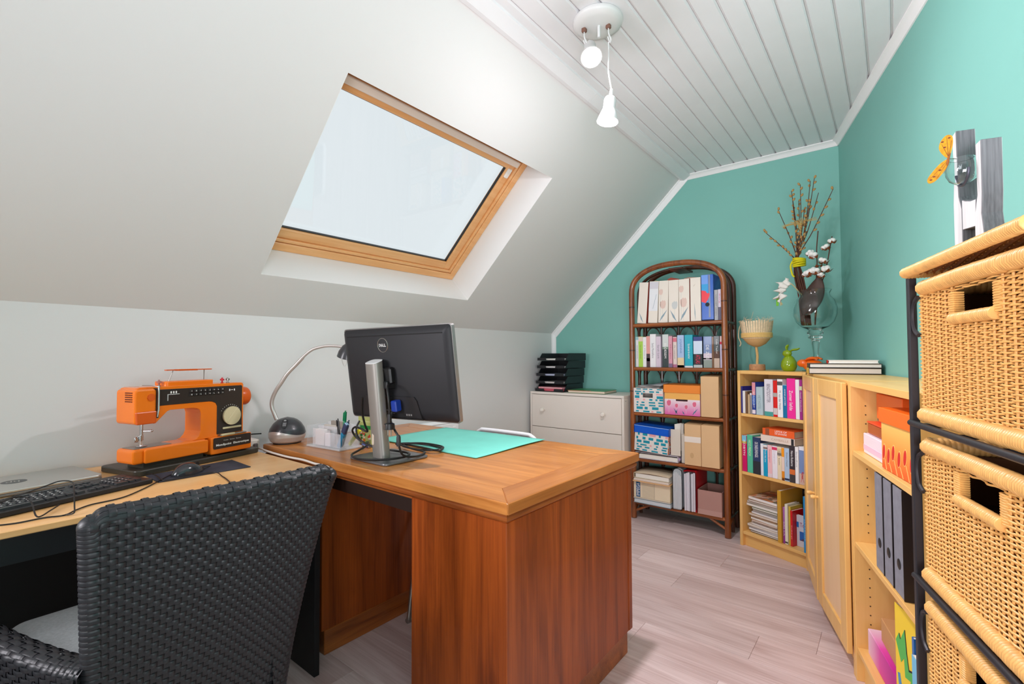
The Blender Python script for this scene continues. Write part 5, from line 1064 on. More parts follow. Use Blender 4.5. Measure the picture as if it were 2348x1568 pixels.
def wrap_tube(m, P, r, pitch, n=10, amp=.06, sq=1):
    P = [V(p) for p in P]; D_ = [0]
    for a, b in zip(P, P[1:]): D_.append(D_[-1]+(b-a).length)
    L_ = D_[-1]; k = max(2, int(L_/pitch)); path = []; R = []
    def at(d):
        for i in range(len(D_)-1):
            if d <= D_[i+1]+1e-9: t = (d-D_[i])/max(1e-9, D_[i+1]-D_[i]); return P[i].lerp(P[i+1], t)
        return P[-1]
    for i in range(k):
        g = 1+.04*random.random()
        for f, rr_ in ((.04, 1-amp), (.3, 1+amp*.4), (.7, 1+amp*.4), (.96, 1-amp)): path.append(at(L_*(i+f)/k)); R.append(r*rr_*g)
    m.tube(path, R, n)
tp_ = M(); random.seed(2)
# top: wrapped rim and woven panel
q = M(); wrap_tube(q, [(.020, -.006, RH+.005), (RW-.02, -.006, RH+.005)], .0112, .0052); q.build('top_rim', WICKR, rk, 60)
q = M(); wrap_tube(q, [(.018, -.002, RH+.005), (.018, RD, RH+.005)], .0112, .0052); q.build('top_rim', WICKR, rk, 60)
q = M(); wrap_tube(q, [(RW-.01, -.006, RH+.005), (RW-.01, RD, RH+.005)], .0112, .0052); q.build('top_rim', WICKR, rk, 60)
q = M(); wrap_tube(q, [(.01, RD, RH+.005), (RW-.01, RD, RH+.005)], .0112, .0052); q.build('top_rim', WICKR, rk, 60)
q = M(); ny = int(RD/.0062); nx = 18
for j in range(ny):
    y = .004+j*.0062; q.tube([(RW*i/(nx*3), y, RH+.004+.0024*cos(pi*i/3+pi*j)) for i in range(nx*3+1)], .0028, 5)
for i in range(nx+1): q.tube([(RW*i/nx, 0, RH+.004), (RW*i/nx, RD-.01, RH+.004)], .0022, 5)
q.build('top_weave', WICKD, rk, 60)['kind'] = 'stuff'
for y in (.11, .22): M().box(.012, RW-.012, y-.007, y+.007, RH-.012, RH-.0, .001).build('top_bar', IRON, rk, 0)
M().box(.17, .176, .1, .12, RH-.013, RH+.012).build('tie_strip', WICKD, rk, 0)
# baskets
BWd, BH, BD = .412, .288, .305
def rowtube(m, P, r):
    m.tube(P, r, 5)
def basket_parts():
    random.seed(11); nst = 15; parts = []
    hx0, hx1, hz0, hz1 = .142, .292, .206, .254
    wv = M(); pitch = .0041; nrow = int((BH-.05)/pitch); sub = 4
    zb = .026
    def strand(x0, x1, z, j, y=0, k=nst):
        n0 = int(round(x0/BWd*k*sub)); n1 = int(round(x1/BWd*k*sub)); P = []
        for i in range(n0, n1+1): P.append((BWd*i/(k*sub), y+.0034*cos(pi*i/sub+pi*j), z+.0006*sin(i*1.7+j)))
        if len(P) > 2: wv.tube(P, .00185, 5)
    for j in range(nrow):
        z = zb+j*pitch
        if hz0 < z < hz1: strand(.0, hx0, z, j); strand(hx1, BWd, z, j)
        else: strand(0, BWd, z, j)
    # side that faces the camera's left, towards the far end, and back
    for j in range(0, nrow):
        z = zb+j*pitch; wv.tube([(.0034*cos(pi*i/4+pi*j)*1.0-.001, BD*i/40, z) for i in range(0, 41, 2)], .0022, 4)
        wv.tube([(BWd-.001+.0030*cos(pi*i/2+pi*j), BD*i/20, z) for i in range(21)], .00195, 4)
        if j % 2 == 0: wv.tube([(BWd*i/4, BD, z) for i in range(5)], .0028, 4)
    for i in range(11):
        for xx in (0, BWd): wv.tube([(xx, BD*i/10, zb), (xx, BD*i/10, BH-.02)], .0024, 5)
    for i in range(nst+1):
        x = BWd*i/nst
        if hx0+.004 < x < hx1-.004: wv.tube([(x, 0, zb), (x, 0, hz0)], .0024, 6)
        else: wv.tube([(x, 0, zb), (x, 0, BH-.02)], .0024, 6)
    parts.append(('weave', wv, WICK, 'stuff'))
    q = M(); wrap_tube(q, [(.018, -.002, BH-.013), (BWd*.46, -.004, BH-.011), (BWd-.014, -.002, BH-.013)], .0148, .0060, 10, .05); parts.append(('rim', q, WICKR, None))
    q = M(); wrap_tube(q, [(.010, -.002, BH-.012), (.010, BD, BH-.012)], .0165, .009, 8, .05); wrap_tube(q, [(BWd+.004, 0, BH-.012), (BWd+.004, BD, BH-.012)], .0165, .009, 8, .05); wrap_tube(q, [(0, BD, BH-.012), (BWd, BD, BH-.012)], .0165, .009, 8, .05); parts.append(('side_rim', q, WICKR, 'stuff'))
    q = M(); wrap_tube(q, [(.012, -.002, .014), (BWd-.01, -.002, .014)], .0155, .0066, 10, .05); parts.append(('base_rim', q, WICKR, None))
    q = M(); wrap_tube(q, [(.012, 0, .014), (.012, BD, .014)], .0155, .010, 8, .05); parts.append(('base_rim', q, WICKR, None))
    q = M(); wrap_tube(q, [(hx0+.004, -.003, hz0-.003), (hx1-.004, -.003, hz0-.003)], .0105, .0058, 10, .05); parts.append(('handle', q, WICKR, None))
    for x in (hx0, hx1):
        q = M()
        for j in range(int((hz1-hz0)/.0040)): q.tube([(x-.010, -.003, hz0+j*.004), (x, -.0045, hz0+j*.004), (x+.010, -.003, hz0+j*.004), (x+.010, .010, hz0+j*.004), (x, .013, hz0+j*.004), (x-.010, .01, hz0+j*.004)], .0021, 5, 0, True)
        parts.append(('handle_side', q, WICK, 'stuff'))
    q = M(); q.box(.002, BWd-.002, .006, BD-.004, .006, .012); parts.append(('bottom', q, WICKD, None))
    q = M(); q.box(.003, BWd-.003, .006, .0075, .02, hz0-.008); q.box(.003, hx0-.008, .006, .0075, hz0-.008, BH-.02); q.box(hx1+.008, BWd-.003, .006, .0075, hz0-.008, BH-.02); q.box(BWd-.0075, BWd-.006, .008, BD-.004, .02, BH-.02); q.box(.006, .0075, .008, BD-.004, .02, BH-.02); parts.append(('dark_backing', q, mat((84, 48, 20), .9), None))  # dark sheets behind the weave put shade into its gaps
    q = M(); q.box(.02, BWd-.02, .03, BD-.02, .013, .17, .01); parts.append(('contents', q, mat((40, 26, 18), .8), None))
    return parts
BT = basket_parts()
b0 = thing('wicker_basket', 'uppermost wicker basket of the black rack, right under its woven top', 'basket', (0, 0, 0), 0, 'wicker baskets in the rack'); on(b0, FR, (-1.2535, .413, 1.0165))
for nm, q, mt, kd in BT:
    o = q.build(nm, mt, b0, 60)
    if kd: o['kind'] = kd
for z, lb in ((.6915, 'middle wicker basket of the black rack, second from the top'), (.3665, 'third wicker basket from the top, cut off by the picture edge')):
    c = copy_tree(b0, FR[0] @ V((-1.2535, .413, z)), RZ); c['label'] = lb

# decorative letter on the rack
dl = thing('letter_ornament', 'weathered white and dark wooden letter H standing on the wicker rack top', 'ornament'); on(dl, FR, (-1.333, .50, RH+.0085), 0)
HWm = wood('whitewashed_face', (186, 186, 186), (222, 222, 222), 'z', 2, .6, .7, bump=.2); HDm = wood('grey_weathered_side', (72, 72, 76), (132, 132, 136), 'z', 2.5, .7, .7, bump=.3)
def plank_shape(nm, P, y0, y1):
    q = M(); n = len(P); q.prism(P, y0, y1, 'y'); q.m = [0, 0]+[1]*n
    q.build(nm, [HWm, HDm], dl, 0, .0012, 1)
plank_shape('upright', [(0, 0), (.036, 0), (.036, .13), (.024, .16), (.022, .21), (.020, .305), (.002, .30), (.006, .21), (0, .15)], 0, .033)
plank_shape('upright', [(.086, 0), (.120, 0), (.121, .06), (.114, .10), (.118, .14), (.119, .245), (.098, .243), (.100, .14), (.088, .10)], 0, .033)
plank_shape('crossbar', [(.034, .085), (.088, .080), (.092, .135), (.07, .137), (.05, .143), (.034, .15)], .001, .032)
tl = thing('glass_tealight', 'small clear glass tealight bowl hung in the wooden letter', 'glass'); on(tl, FR, (-1.333+.068, .500, RH+.212), 0); tl.scale = (.8, .8, .8)
q = M(); q.lathe([(.001, -.036), (.014, -.035), (.026, -.026), (.033, -.010), (.034, .004), (.031, .02), (.026, .03), (.0245, .03), (.0295, .02), (.0325, .004), (.0315, -.010), (.025, -.0245), (.014, -.033), (.001, -.034)], 28, (0, -.012, 0)); q.build('bowl', GLASS, tl)
q = M(); q.tube([(.0+.034*sin(a), -.012, -.004-.036*cos(a)) for a in [pi*(-.5+i/14) for i in range(15)]], .0035, 8); q.build('holder', mat((92, 92, 104), .3, metal=.6), tl)
bu = thing('butterfly_ornament', 'orange butterfly clipped to the glass tealight', 'ornament'); on(bu, FR, (-1.259, .466, RH+.238), radians(70.7)); bu.scale = (.82, .82, .82)
q = M(); bm_ = mat((232, 130, 26), .35, var=.4, vs=110)
bn = V((0, -.35, 1)).normalized()
def wing(pts):
    q.prism(pts, -.0006, .0006, 'y')
def cw(P): return [(p.x, p.y) for p in cat([(a_, b_, 0) for a_, b_ in P], 5, True)]
wing(cw([(.001, .001), (-.010, .012), (-.017, .030), (-.013, .048), (-.002, .060), (.008, .056), (.010, .040), (.007, .02)])); wing(cw([(.001, -.001), (-.014, -.008), (-.030, -.026), (-.041, -.044), (-.038, -.055), (-.026, -.052), (-.012, -.036), (0, -.016)]))
q.build('wings', bm_, bu, 0)
q = M(); q.tube([(.004, -.001, .012), (.0, -.003, -.002), (-.002, -.002, -.018)], [.0015, .0028, .0015], 8); q.tube([(-.0, -.002, -.016), (-.01, -.012, -.04)], .0004, 4); q.build('body', mat((150, 80, 20), .5), bu); q = M(); [q.prism(ell(x, z, .003, .002, 8), -.0009, -.0006, 'y') for x, z in ((-.010, .045), (-.006, .03), (-.028, -.04), (-.016, -.026), (.003, .052), (-.034, -.047))]; [q.prism([(a_, b_), (a_+.0012, b_), (c_+.0006, d_), (c_, d_)], -.0009, -.0006, 'y') for a_, b_, c_, d_ in ((0, .004, -.012, .04), (0, .004, -.002, .055), (.001, .004, .007, .045), (0, -.003, -.036, -.044), (0, -.004, -.024, -.048))]; q.build('wing_spots', mat((110, 44, 20), .5), bu, 0)['kind'] = 'stuff'
M().tube([(.0, 0, -.0), (.016, .012, -.002)], .001, 6).build('clip_wire', STEEL, bu)

# ------------------------------------------------------------------ ornaments on the bookcases
SC = 1.0602
cp_ = thing('straw_goblet', 'goblet-shaped straw ornament on a twine stem and log foot', 'ornament'); on(cp_, F1, (.047, .125, SC))
STRW = mat((222, 198, 162), .8, var=.15, vs=80)
q = M(); q.lathe([(.001, 0), (.044, 0), (.046, .004), (.045, .032), (.042, .036), (.001, .036)], 22); q.build('log_foot', mat((176, 128, 90), .85, var=.25, vs=60, bump=.5, bs=150), cp_)
q = M(); q.lathe([(.001, .0362), (.040, .0362), (.040, .0372), (.001, .0372)], 20); q.build('log_top', mat((222, 196, 160), .8), cp_)
q = M(); wrap_tube(q, [(0, 0, .036), (.003, 0, .09), (-.004, 0, .15)], .0075, .005, 8, .12); q.build('twine_stem', mat((216, 178, 118), .8), cp_)
q = M(); q.lathe([(.001, .143), (.02, .146), (.05, .162), (.074, .19), (.084, .22), (.080, .22), (.068, .19), (.04, .165), (.001, .155)], 26); q.build('bowl', mat((206, 166, 112), .75, bump=.5, bs=120), cp_)
q = M(); random.seed(8)
for i in range(40):
    a = 2*pi*i/40; h = .300+.009*random.random(); r1, r2 = .079, .092+.004*random.random(); wv_ = .0058
    ca, sa = cos(a), sin(a); q.add([(r1*ca-wv_*sa, r1*sa+wv_*ca, .195), (r1*ca+wv_*sa, r1*sa-wv_*ca, .195), (r2*ca+wv_*sa, r2*sa-wv_*ca, h), (r2*ca-wv_*sa, r2*sa+wv_*ca, h), ((r1-.003)*ca, (r1-.003)*sa, .195), ((r2-.003)*ca, (r2-.003)*sa, h)], [(0, 1, 2, 3), (0, 3, 5, 4), (1, 4, 5, 2), (2, 5, 3), (0, 4, 1)])
q.build('wood_strips', STRW, cp_, 0)['kind'] = 'stuff'
q = M(); 
for k in range(4): wrap_tube(q, [(.0845*cos(2*pi*i/24), .0845*sin(2*pi*i/24), .205+k*.007) for i in range(25)], .0045, .007, 6, .15)
q.build('twine_band', mat((226, 190, 120), .8), cp_)['kind'] = 'stuff'
q = M()
for i in range(70):
    a = random.random()*6.28; r_ = .05+.045*random.random(); p = V((r_*cos(a), r_*sin(a), .295+.02*random.random())); d = V((random.uniform(-1, 1), random.uniform(-1, 1), random.uniform(-.2, .6))).normalized()*.03
    q.tube([p, p+d*.5+V((0, 0, .004)), p+d], .0008, 4)
q.build('straw_tuft', mat((226, 208, 176), .85), cp_)['kind'] = 'stuff'
q = M(); q.tube(cat([(-.085, -.02, .30), (-.104, -.02, .27), (-.112, -.02, .21), (-.096, -.02, .17), (-.105, -.02, .15)], 5), .003, 6); q.tube([(-.05, 0, .30), (-.03, 0, .335), (-.02, .0, .365)], .001, 5); q.build('raffia_tail', mat((222, 200, 160), .85), cp_)
def bunny(name, label, pos, rz, s, c, lying=False):
    t = thing(name, label, 'ornament'); on(t, F1, pos, rz); mt = mat(c, .12, coat=.6)
    q = M()
    if not lying:
        q.lathe([(.001, 0), (.028*s, 0), (.035*s, .006*s), (.043*s, .03*s), (.040*s, .055*s), (.028*s, .078*s), (.016*s, .092*s), (.001, .095*s)], 24); q.build('body', mt, t, 60)
        q = M(); q.ball((-.006*s, -.006*s, .104*s), (.027*s, .021*s, .021*s), 16, 10); q.build('head', mt, t)
        for P in ([(-.012, .004, .117), (-.016, .006, .135), (-.012, .008, .15), (-.006, .006, .153)], [(.004, .004, .115), (.022, .006, .125), (.044, .008, .128), (.06, .008, .134)]):
            q = M(); q.tube(cat([tuple(x*s for x in p) for p in P], 4), [r*s for r in [.005+.007*sin(pi*i/12) for i in range(13)]], 10, flat=.6); q.build('ear', mt, t)
    else:
        q.ball((.03*s, 0, .0302*s), (.048*s, .032*s, .030*s), 18, 10); q.build('body', mt, t)
        q = M(); q.ball((-.018*s, -.004*s, .042*s), (.028*s, .022*s, .020*s), 16, 10); q.build('head', mt, t)
        for dy in (-.010, .012):
            q = M(); q.tube(cat([(-.004*s, dy*s, .054*s), (.016*s, dy*1.3*s, .064*s), (.04*s, dy*1.6*s, .068*s), (.062*s, dy*1.6*s, .062*s)], 4), [r*s for r in [.004+.009*sin(pi*(i+1)/14) for i in range(13)]], 10, flat=.6); q.build('ear', mt, t)
    return t
bunny('bunny_figurine', 'sitting glossy lime green bunny figurine on the corner bookcase', (.262, .105, SC), 0, .98, (132, 158, 14))
bunny('bunny_figurine', 'crouching glossy orange bunny figurine on the corner bookcase', (.378, .085, SC), 0, 1.12, (232, 100, 12), True)
# vase
vs = thing('glass_vase', 'large clear footed glass vase in the green corner', 'vase'); on(vs, F1, (.362, .195, SC))
q = M(); q.lathe([(0.0010, .0), (0.0680, 0), (0.0700, .004), (0.0500, .010), (0.0160, .020), (0.0120, .04), (0.0140, .10), (0.0200, .165), (0.0220, .18), (0.0360, .188), (0.0360, .200), (0.0260, .205), (0.0400, .214), (0.0400, .226), (0.0300, .232), (0.0395, .240), (0.0672, .252), (0.0932, .28), (0.1074, .32), (0.1090, .36), (0.0980, .40), (0.0774, .425), (0.0727, .44), (0.0837, .462), (0.0822, .463), (0.0707, .441), (0.0751, .424), (0.0956, .399), (0.1067, .36), (0.1051, .32), (0.0909, .282), (0.0656, .255), (0.0395, .244), (0.0010, .240)], 40); q.build('glass', GLASS, vs, 60)
def F1p(x, y, z): return F1[0] @ V((x, y, z))
VX, VY = .362, .195
wl = thing('willow_bunch', 'bundle of bare willow twigs with catkins, tied with a yellow band, in the vase', 'plant'); on(wl, F1, (VX, VY, SC))
BR = mat((84, 48, 34), .6); CATK = mat((176, 138, 84), .8, var=.2, vs=100)
tips = [(-.285, -.02, .93), (-.205, .0, 1.06), (-.12, .0, 1.16), (-.06, -.01, 1.18), (-.02, .02, 1.195), (.015, .0, 1.20), (-.09, .02, 1.09), (.03, .01, 1.10), (.12, -.01, 1.09), (-.045, .0, 1.02), (.0, -.02, 1.05), (-.11, -.01, 1.12)]
random.seed(6); kt = M(); nk = 0
for i, (tx, ty, tz) in enumerate(tips):
    a = 2*pi*i/len(tips); bx_, by_ = -.02+.022*cos(a), .022*sin(a)
    P = cat([(bx_-.03, by_, .262), (bx_-.045, by_*.8, .45), (bx_*.6-.085, by_*.6, .66), (lerp(-.08, tx, .45), ty*.5+by_*.4, lerp(.68, tz, .45)), (tx, ty, tz)], 6)
    q = M(); q.tube(P, [.0052*(1-.64*k/(len(P)-1)) for k in range(len(P))], 6); q.build('twig', BR, wl)
    for k in range(13, len(P)):
        if random.random() < .8:
            p = P[k]; d = (P[min(k+1, len(P)-1)]-P[k-1]).normalized(); sd_ = d.orthogonal().normalized(); sd_.rotate(Matrix.Rotation(random.random()*6.28, 3, d)) ; c_ = p+sd_*.008+d*.004
            o = M().ball((0, 0, 0), (.0068, .0068, .0108), 7, 5).build('catkin', CATK, wl) if nk == 0 else bpy.data.objects['catkin'].copy()
            if nk: COL.objects.link(o); o.parent = wl
            nk += 1; o.location = c_; o.rotation_euler = (d+sd_*.6).to_track_quat('Z', 'Y').to_euler()
q = M()
for k in range(5): q.tube([(-.083+.030*cos(2*pi*i/20), .030*sin(2*pi*i/20), .655+k*.011+.004*sin(2*pi*i/20+k)) for i in range(20)], .006, 8, 0, True)
q.tube(cat([(-.108, -.012, .70), (-.122, -.02, .66), (-.112, -.02, .60), (-.10, -.02, .585)], 4), .005, 8); q.build('yellow_tie', mat((222, 210, 20), .5), wl)
q = M(); random.seed(12)
for i in range(60):
    a = random.uniform(-1, 1); q.tube(cat([(-.07, .0, .80), (-.065+.01*a, -.02+.02*random.random(), .92), (-.06+.11*a, -.03, .945+.02*random.random()-.03*abs(a))], 3), .0007, 4)
q.build('dry_grass', mat((206, 178, 110), .8), wl)['kind'] = 'stuff'
ct = thing('cotton_stem', 'brown cotton stem with white open bolls in the glass vase', 'plant'); on(ct, F1, (VX, VY, SC))
q = M()
for P in ([(0, 0, .262), (.03, -.01, .45), (.075, -.01, .62), (.10, -.01, .76), (.108, -.01, .80)], [(0, 0, .27), (.02, -.02, .48), (.03, -.02, .64), (.03, -.02, .74), (.040, -.02, .85)]): q.tube(cat(P, 5), .0032, 6)
q.build('stem', BR, ct)['kind'] = 'stuff'
COT = mat((240, 238, 234), .95, bump=.5, bs=120); HUSK = mat((134, 66, 24), .7); random.seed(15)
for i, (x, y, z, r_) in enumerate(((.118, -.03, .77, .019), (.092, -.045, .735, .021), (.012, -.05, .715, .021), (.034, -.06, .695, .024), (.078, -.04, .655, .022), (.048, -.04, .638, .020), (.098, -.055, .60, .024), (.026, -.07, .595, .028), (.0, -.065, .585, .024), (.056, -.075, .59, .022), (.075, -.06, .565, .019))):
    q = M()
    if i not in (5,):
        for k in range(4): a = 2*pi*k/4+i; q.ball((x+r_*.5*cos(a), y-.004+r_*.4*sin(a), z+r_*.28*sin(a+i)), r_*.60, 9, 6)
        q.build('cotton_boll', COT, ct)
    q = M()
    for k in range(5): a = 2*pi*k/5+i*.7; d = V((cos(a), sin(a)*.7, -.45)).normalized(); p = V((x, y, z-r_*.35)); s_ = d.cross(V((0, 0, 1))).normalized(); q.add([p-d*r_*.2, p+d*r_*.9+s_*r_*.42, p+d*r_*1.6+V((0, 0, r_*.95)), p+d*r_*.9-s_*r_*.42, p+d*r_*.8+V((0, 0, -.005))], [(0, 1, 2, 3), (0, 4, 1), (1, 4, 2), (2, 4, 3), (3, 4, 0)])
    q.build('husk', HUSK, ct, 0)
dlf = thing('dried_leaf', 'big dark brown dried leaf tucked into the glass vase', 'leaf'); on(dlf, F1, (VX, VY-.004, SC))
def lf(u, v):
    t = v; wv_ = .062*sin(pi*min(.97, max(.02, t))**.8)**.7; cx_ = -.03+.075*t
    return (cx_+wv_*(2*u-1), -.022-.014*sin(pi*u), .325+.24*t)
q = M(); q.grid(lf, 10, 14); q.build('blade', mat((74, 54, 46), .6, var=.2, vs=14, str_=(1, 1, .15)), dlf, 70, solid=.0015)
q = M(); q.tube([(-.03, -.024, .33), (-.035, -.015, .28), (-.02, 0, .262)], .003, 6); q.build('stalk', BR, dlf)
q = M(); q.prism([(-.068, .31), (-.02, .36), (-.052, .285)], -.024, -.023, 'y'); q.build('torn_tip', mat((100, 78, 66), .7), dlf, 0)
lp_ = thing('fabric_flower', 'wilted white fabric lily with a green tag hanging over the vase rim', 'flower'); on(lp_, F1, (VX-.12, VY-.06, SC))
q = M(); random.seed(31)
for k in range(5):
    a = radians(100+k*38); L_ = .085+.02*(k % 2)
    def pt(u, v): w2 = .026*sin(pi*max(.05, v)**.8); return (cos(a)*L_*v*.7+(2*u-1)*w2*abs(sin(a))+.01*sin(9*v+k), -.01*k+.02*(u-.5)*(2*u-1)-.01, .52-.012*k+sin(a)*L_*v*.7+(2*u-1)*w2*abs(cos(a))*.8)
    q.grid(pt, 4, 7)
q.build('petals', mat((232, 228, 220), .75), lp_, 60, solid=.0012)['kind'] = 'stuff'
q = M(); q.tube(cat([(.06, .04, .46), (.03, .0, .53), (.0, 0, .53), (-.045, 0, .49), (-.055, 0, .44)], 5), .003, 6); q.build('stem', mat((196, 178, 130), .7), lp_)
M().box(-.068, -.052, -.004, -.002, .40, .46, .001).build('green_tag', mat((120, 196, 60), .4), lp_, 0)
q = M(); q.tube([(-.048, 0, .45), (-.04, 0, .40)], .003, 5); q.tube([(-.05, -.005, .45), (-.028, -.005, .405)], .003, 5); q.build('stamens', mat((226, 206, 150), .6), lp_)['kind'] = 'stuff'
for o in (wl, ct, dlf, lp_): o.scale = (1, 1, .9); o.location.z += .026
# albums lying on the cabinet
def album(label, x, y, z, L_, d_, th, rz, cov, page, spine=None):
    t = thing('album', label, 'book'); on(t, FR, (x, y, z), rz)
    q = M(); q.box(0, L_, 0, d_, 0, .003, .0008); q.box(0, L_, 0, d_, th-.003, th, .0008); q.box(0, L_, 0, .003, .003, th-.003) if False else None; q.build('cover', mat(cov, .4), t, 0)
    M().box(.004, L_-.002, .004, d_-.004, .0032, th-.0032).build('pages', mat(page, .75, var=.05, vs=300, str_=(.02, .02, 1)), t, 0)
    if spine: M().box(0, .003, 0, d_, .0, th, .0006) .build('spine', mat(spine, .4), t, 0) if spine else None
    return t
def album2(label, A, B, d_, z, th, cov, page, sp):
    """page edge runs from A to B (front-view coordinates), spine at A"""
    A, B = V((*A, 0)), V((*B, 0)); dv = B-A; rz = atan2(dv.y, dv.x); L_ = dv.length
    t = thing('album', label, 'book'); on(t, FR, (A.x, A.y, z), rz)
    q = M(); q.box(0, L_, -.0, d_, 0, .0025, .0008); q.box(0, L_, 0, d_, th-.0025, th, .0008); q.build('cover', mat(cov, .4), t, 0)
    M().box(.003, L_-.004, .003, d_-.003, .0027, th-.0027).build('pages', mat(page, .75, var=.05, vs=300, str_=(.02, .02, 1)), t, 0)
    M().box(-.003, 0, 0, d_, 0, th, .0008).build('spine', mat(sp, .45), t, 0); return t
album2('lower thick album with a yellow spine lying on the birch cabinet', (-2.735, .450), (-2.700, .738), .19, SC+.002, .028, (46, 40, 36), (216, 204, 194), (226, 180, 70))
album2('dark-spined album lying on the yellow-spined one', (-2.733, .453), (-2.698, .738), .186, SC+.031, .020, (60, 56, 54), (222, 216, 210), (64, 56, 52))
album2('white notebook with a red end topmost on the albums', (-2.725, .53), (-2.695, .725), .12, SC+.052, .016, (232, 230, 228), (236, 232, 228), (206, 40, 30))
q = M(); q.ball((0, 0, .004), (.008, .008, .004), 10, 6); q.build('x', REVEAL).name = 'tmp'; bpy.data.objects.remove(bpy.data.objects['tmp'])
# ------------------------------------------------------------------ things on the writing desk
DZ = .7702
mt_ = M(); 
def matf(u, v):
    x = -1.885+.648*u+.006*sin(5*v+1)+.008*v*(1-u); y = 1.338+.452*v+.010*sin(4.2*u+.6)*(1-v)+.012*sin(3*u)*v
    return (x, y, DZ+.003+.0045*max(0, sin(6.5*u-1.5))*(1-v)**3+.004*u**6*v)
tag(mt_.grid(matf, 26, 14).build('cutting_mat', mat((112, 204, 188), .6, var=.05, vs=9, bump=.1, bs=200), None, 60, solid=.0024), 'large mint green mat lying on the honey-coloured desk top', 'mat')
mo = thing('computer_monitor', 'black computer monitor seen from behind on a silver stand', 'monitor', (-1.505, 1.135, DZ))
off = V(mo.location)
yaw, tilt, roll = radians(7.13), radians(7.78), radians(.66)
ex = V((cos(yaw), sin(yaw), 0)); ez = V((sin(yaw)*sin(tilt), -cos(yaw)*sin(tilt), cos(tilt)))
e1, e3 = ex*cos(roll)+ez*sin(roll), -ex*sin(roll)+ez*cos(roll); e2 = e3.cross(e1)   # e2 points away from the viewer
pc = V((-1.474, 1.159, 1.091))-off
PM = Matrix(((e1.x, e2.x, e3.x, pc.x), (e1.y, e2.y, e3.y, pc.y), (e1.z, e2.z, e3.z, pc.z), (0, 0, 0, 1)))
def pn(): q = M(); q.x = PM; return q
MB_ = mat((34, 34, 37), .5, spec=.35, bump=.05, bs=400, name='monitor_black'); SILV2 = mat((150, 148, 146), .3, metal=.7, name='silver_edge')
q = pn(); R = []
for y, g in ((.006, .0035), (-.0045, .0035), (-.012, .009), (-.019, .030)): R.append([(x, y, z) for x, z in rrect(-.278+g, .278-g, -.179+g, .179-g, .012, 5)])
q.loft(R); q.build('housing', MB_, mo, 35)
q = pn(); q.prism(rrect(-.278, .278, -.179, .179, .012, 5), -.0035, .012, 'y'); q.build('bezel', SILV2, mo, 30)
q = pn(); q.prism(rrect(-.262, .262, -.160, .165, .003, 2), .0122, .0128, 'y'); q.build('screen', mat((8, 8, 10), .1), mo, 0)
q = pn(); q.box(-.246, .246, -.0195, -.012, .146, .150); q.build('vent_slot', mat((8, 8, 9), .7), mo, 0)
q = pn(); q.tube([(-.050+.0265*cos(2*pi*i/36), -.0195, .111+.0265*sin(2*pi*i/36)) for i in range(36)], .0013, 6, 0, True); q.build('logo_ring', STEEL, mo)
LGM = mat((196, 196, 194), .4)
P3 = PM.to_3x3()
for ch_, dx, ang, s_ in (('D', -.0145, 0, .0115), ('E', -.0052, 38, .0105), ('L', .0048, 0, .0115), ('L', .0136, 0, .0115)):
    a = radians(ang); xd = P3 @ V((cos(a), 0, sin(a))); yd = P3 @ V((-sin(a), 0, cos(a)))
    text(ch_, s_, PM @ V((-.0502+dx, -.0199, .111)), xd, yd, LGM, mo, .0088, 'logo_letter', 0, .04)
q = pn(); q.prism([(-.19, -.165), (-.17, -.085), (.086, -.085), (.098, -.10), (.116, -.165)], -.0235, -.017, 'y'); q.build('rear_plate', mat((30, 29, 31), .45), mo, 0)
q = pn(); q.box(-.19, .122, -.0245, -.018, -.170, -.166); q.build('plate_edge', mat((10, 10, 12), .5), mo, 0)
q = pn(); [q.box(-.09+i*.0062, -.0872+i*.0062+.001*(i % 3), -.0241, -.0236, -.142, -.136) for i in range(14)]; [q.box(-.09+i*.02, -.078+i*.02, -.0241, -.0236, -.152, -.1505) for i in range(4)]; [q.box(.04+i*.011, .047+i*.011, -.0241, -.0236, -.157, -.150) for i in range(3)]; q.build('rating_label', mat((120, 118, 116), .6), mo, 0)['kind'] = 'stuff'
q = pn(); q.box(-.075, -.0, -.045, -.018, -.035, .028, .006); q.build('hinge_block', mat((16, 16, 18), .4), mo, 0)
q = M(); q.box(-.028, .028, -.03, .015, .262, .292, .004); q.build('hinge_arm', mat((20, 20, 22), .4), mo, 0)
# silver column and foot, in the stand's own coordinates
q = M(); R = []
for z, dx in ((.009, 0), (.364, -.034)): R.append([(x+dx, y-.034*z, z+(.38*(y+.03) if z > .1 else 0)) for x, y in [(.036*math.copysign(abs(cos(a_))**.55, cos(a_)), -.030+.0215*math.copysign(abs(sin(a_))**.7, sin(a_))) for a_ in [2*pi*k_/28 for k_ in range(28)]]])
q.loft(R); q.build('column', mat((146, 142, 136), .48, metal=.55, name='silver_column'), mo, 40)
q = M(); q.x = Matrix.Translation((-.0, -.030, 0)); q.prism([(.0365*math.copysign(abs(cos(a_))**.55, cos(a_))-.034, -.0125+.022*math.copysign(abs(sin(a_))**.7, sin(a_))) for a_ in [2*pi*k_/28 for k_ in range(28)]], .3642, .3665); q.v = [(p[0], p[1], p[2]+.38*(p[1]+.0425)) for p in q.v]; q.build('column_cap', mat((226, 226, 226), .35), mo, 0, .001)
q = M(); q.x = Matrix.Translation((-.021, -.0545, 0)); q.prism(rrect(-.006, .006, .055, .098, .006, 6), -.0, .02, 'y'); q.build('cable_hole', mat((206, 190, 170), .6), mo, 30)
M().prism(rrect(-.112, .115, -.100, .105, .02, 6), .0005, .009).build('foot', mat((118, 118, 120), .38, metal=.6, name='foot_grey'), mo, 0, .003)
VB = mat((22, 56, 150), .35)
q = pn(); q.box(-.006, .022, -.055, -.024, -.138, -.096, .004); q.build('video_plug', VB, mo, 0)
def wcable(name, label, P, r, mt, k=6, extra=None):
    q = M(); q.tube(cat(P, k), r, 8); return q
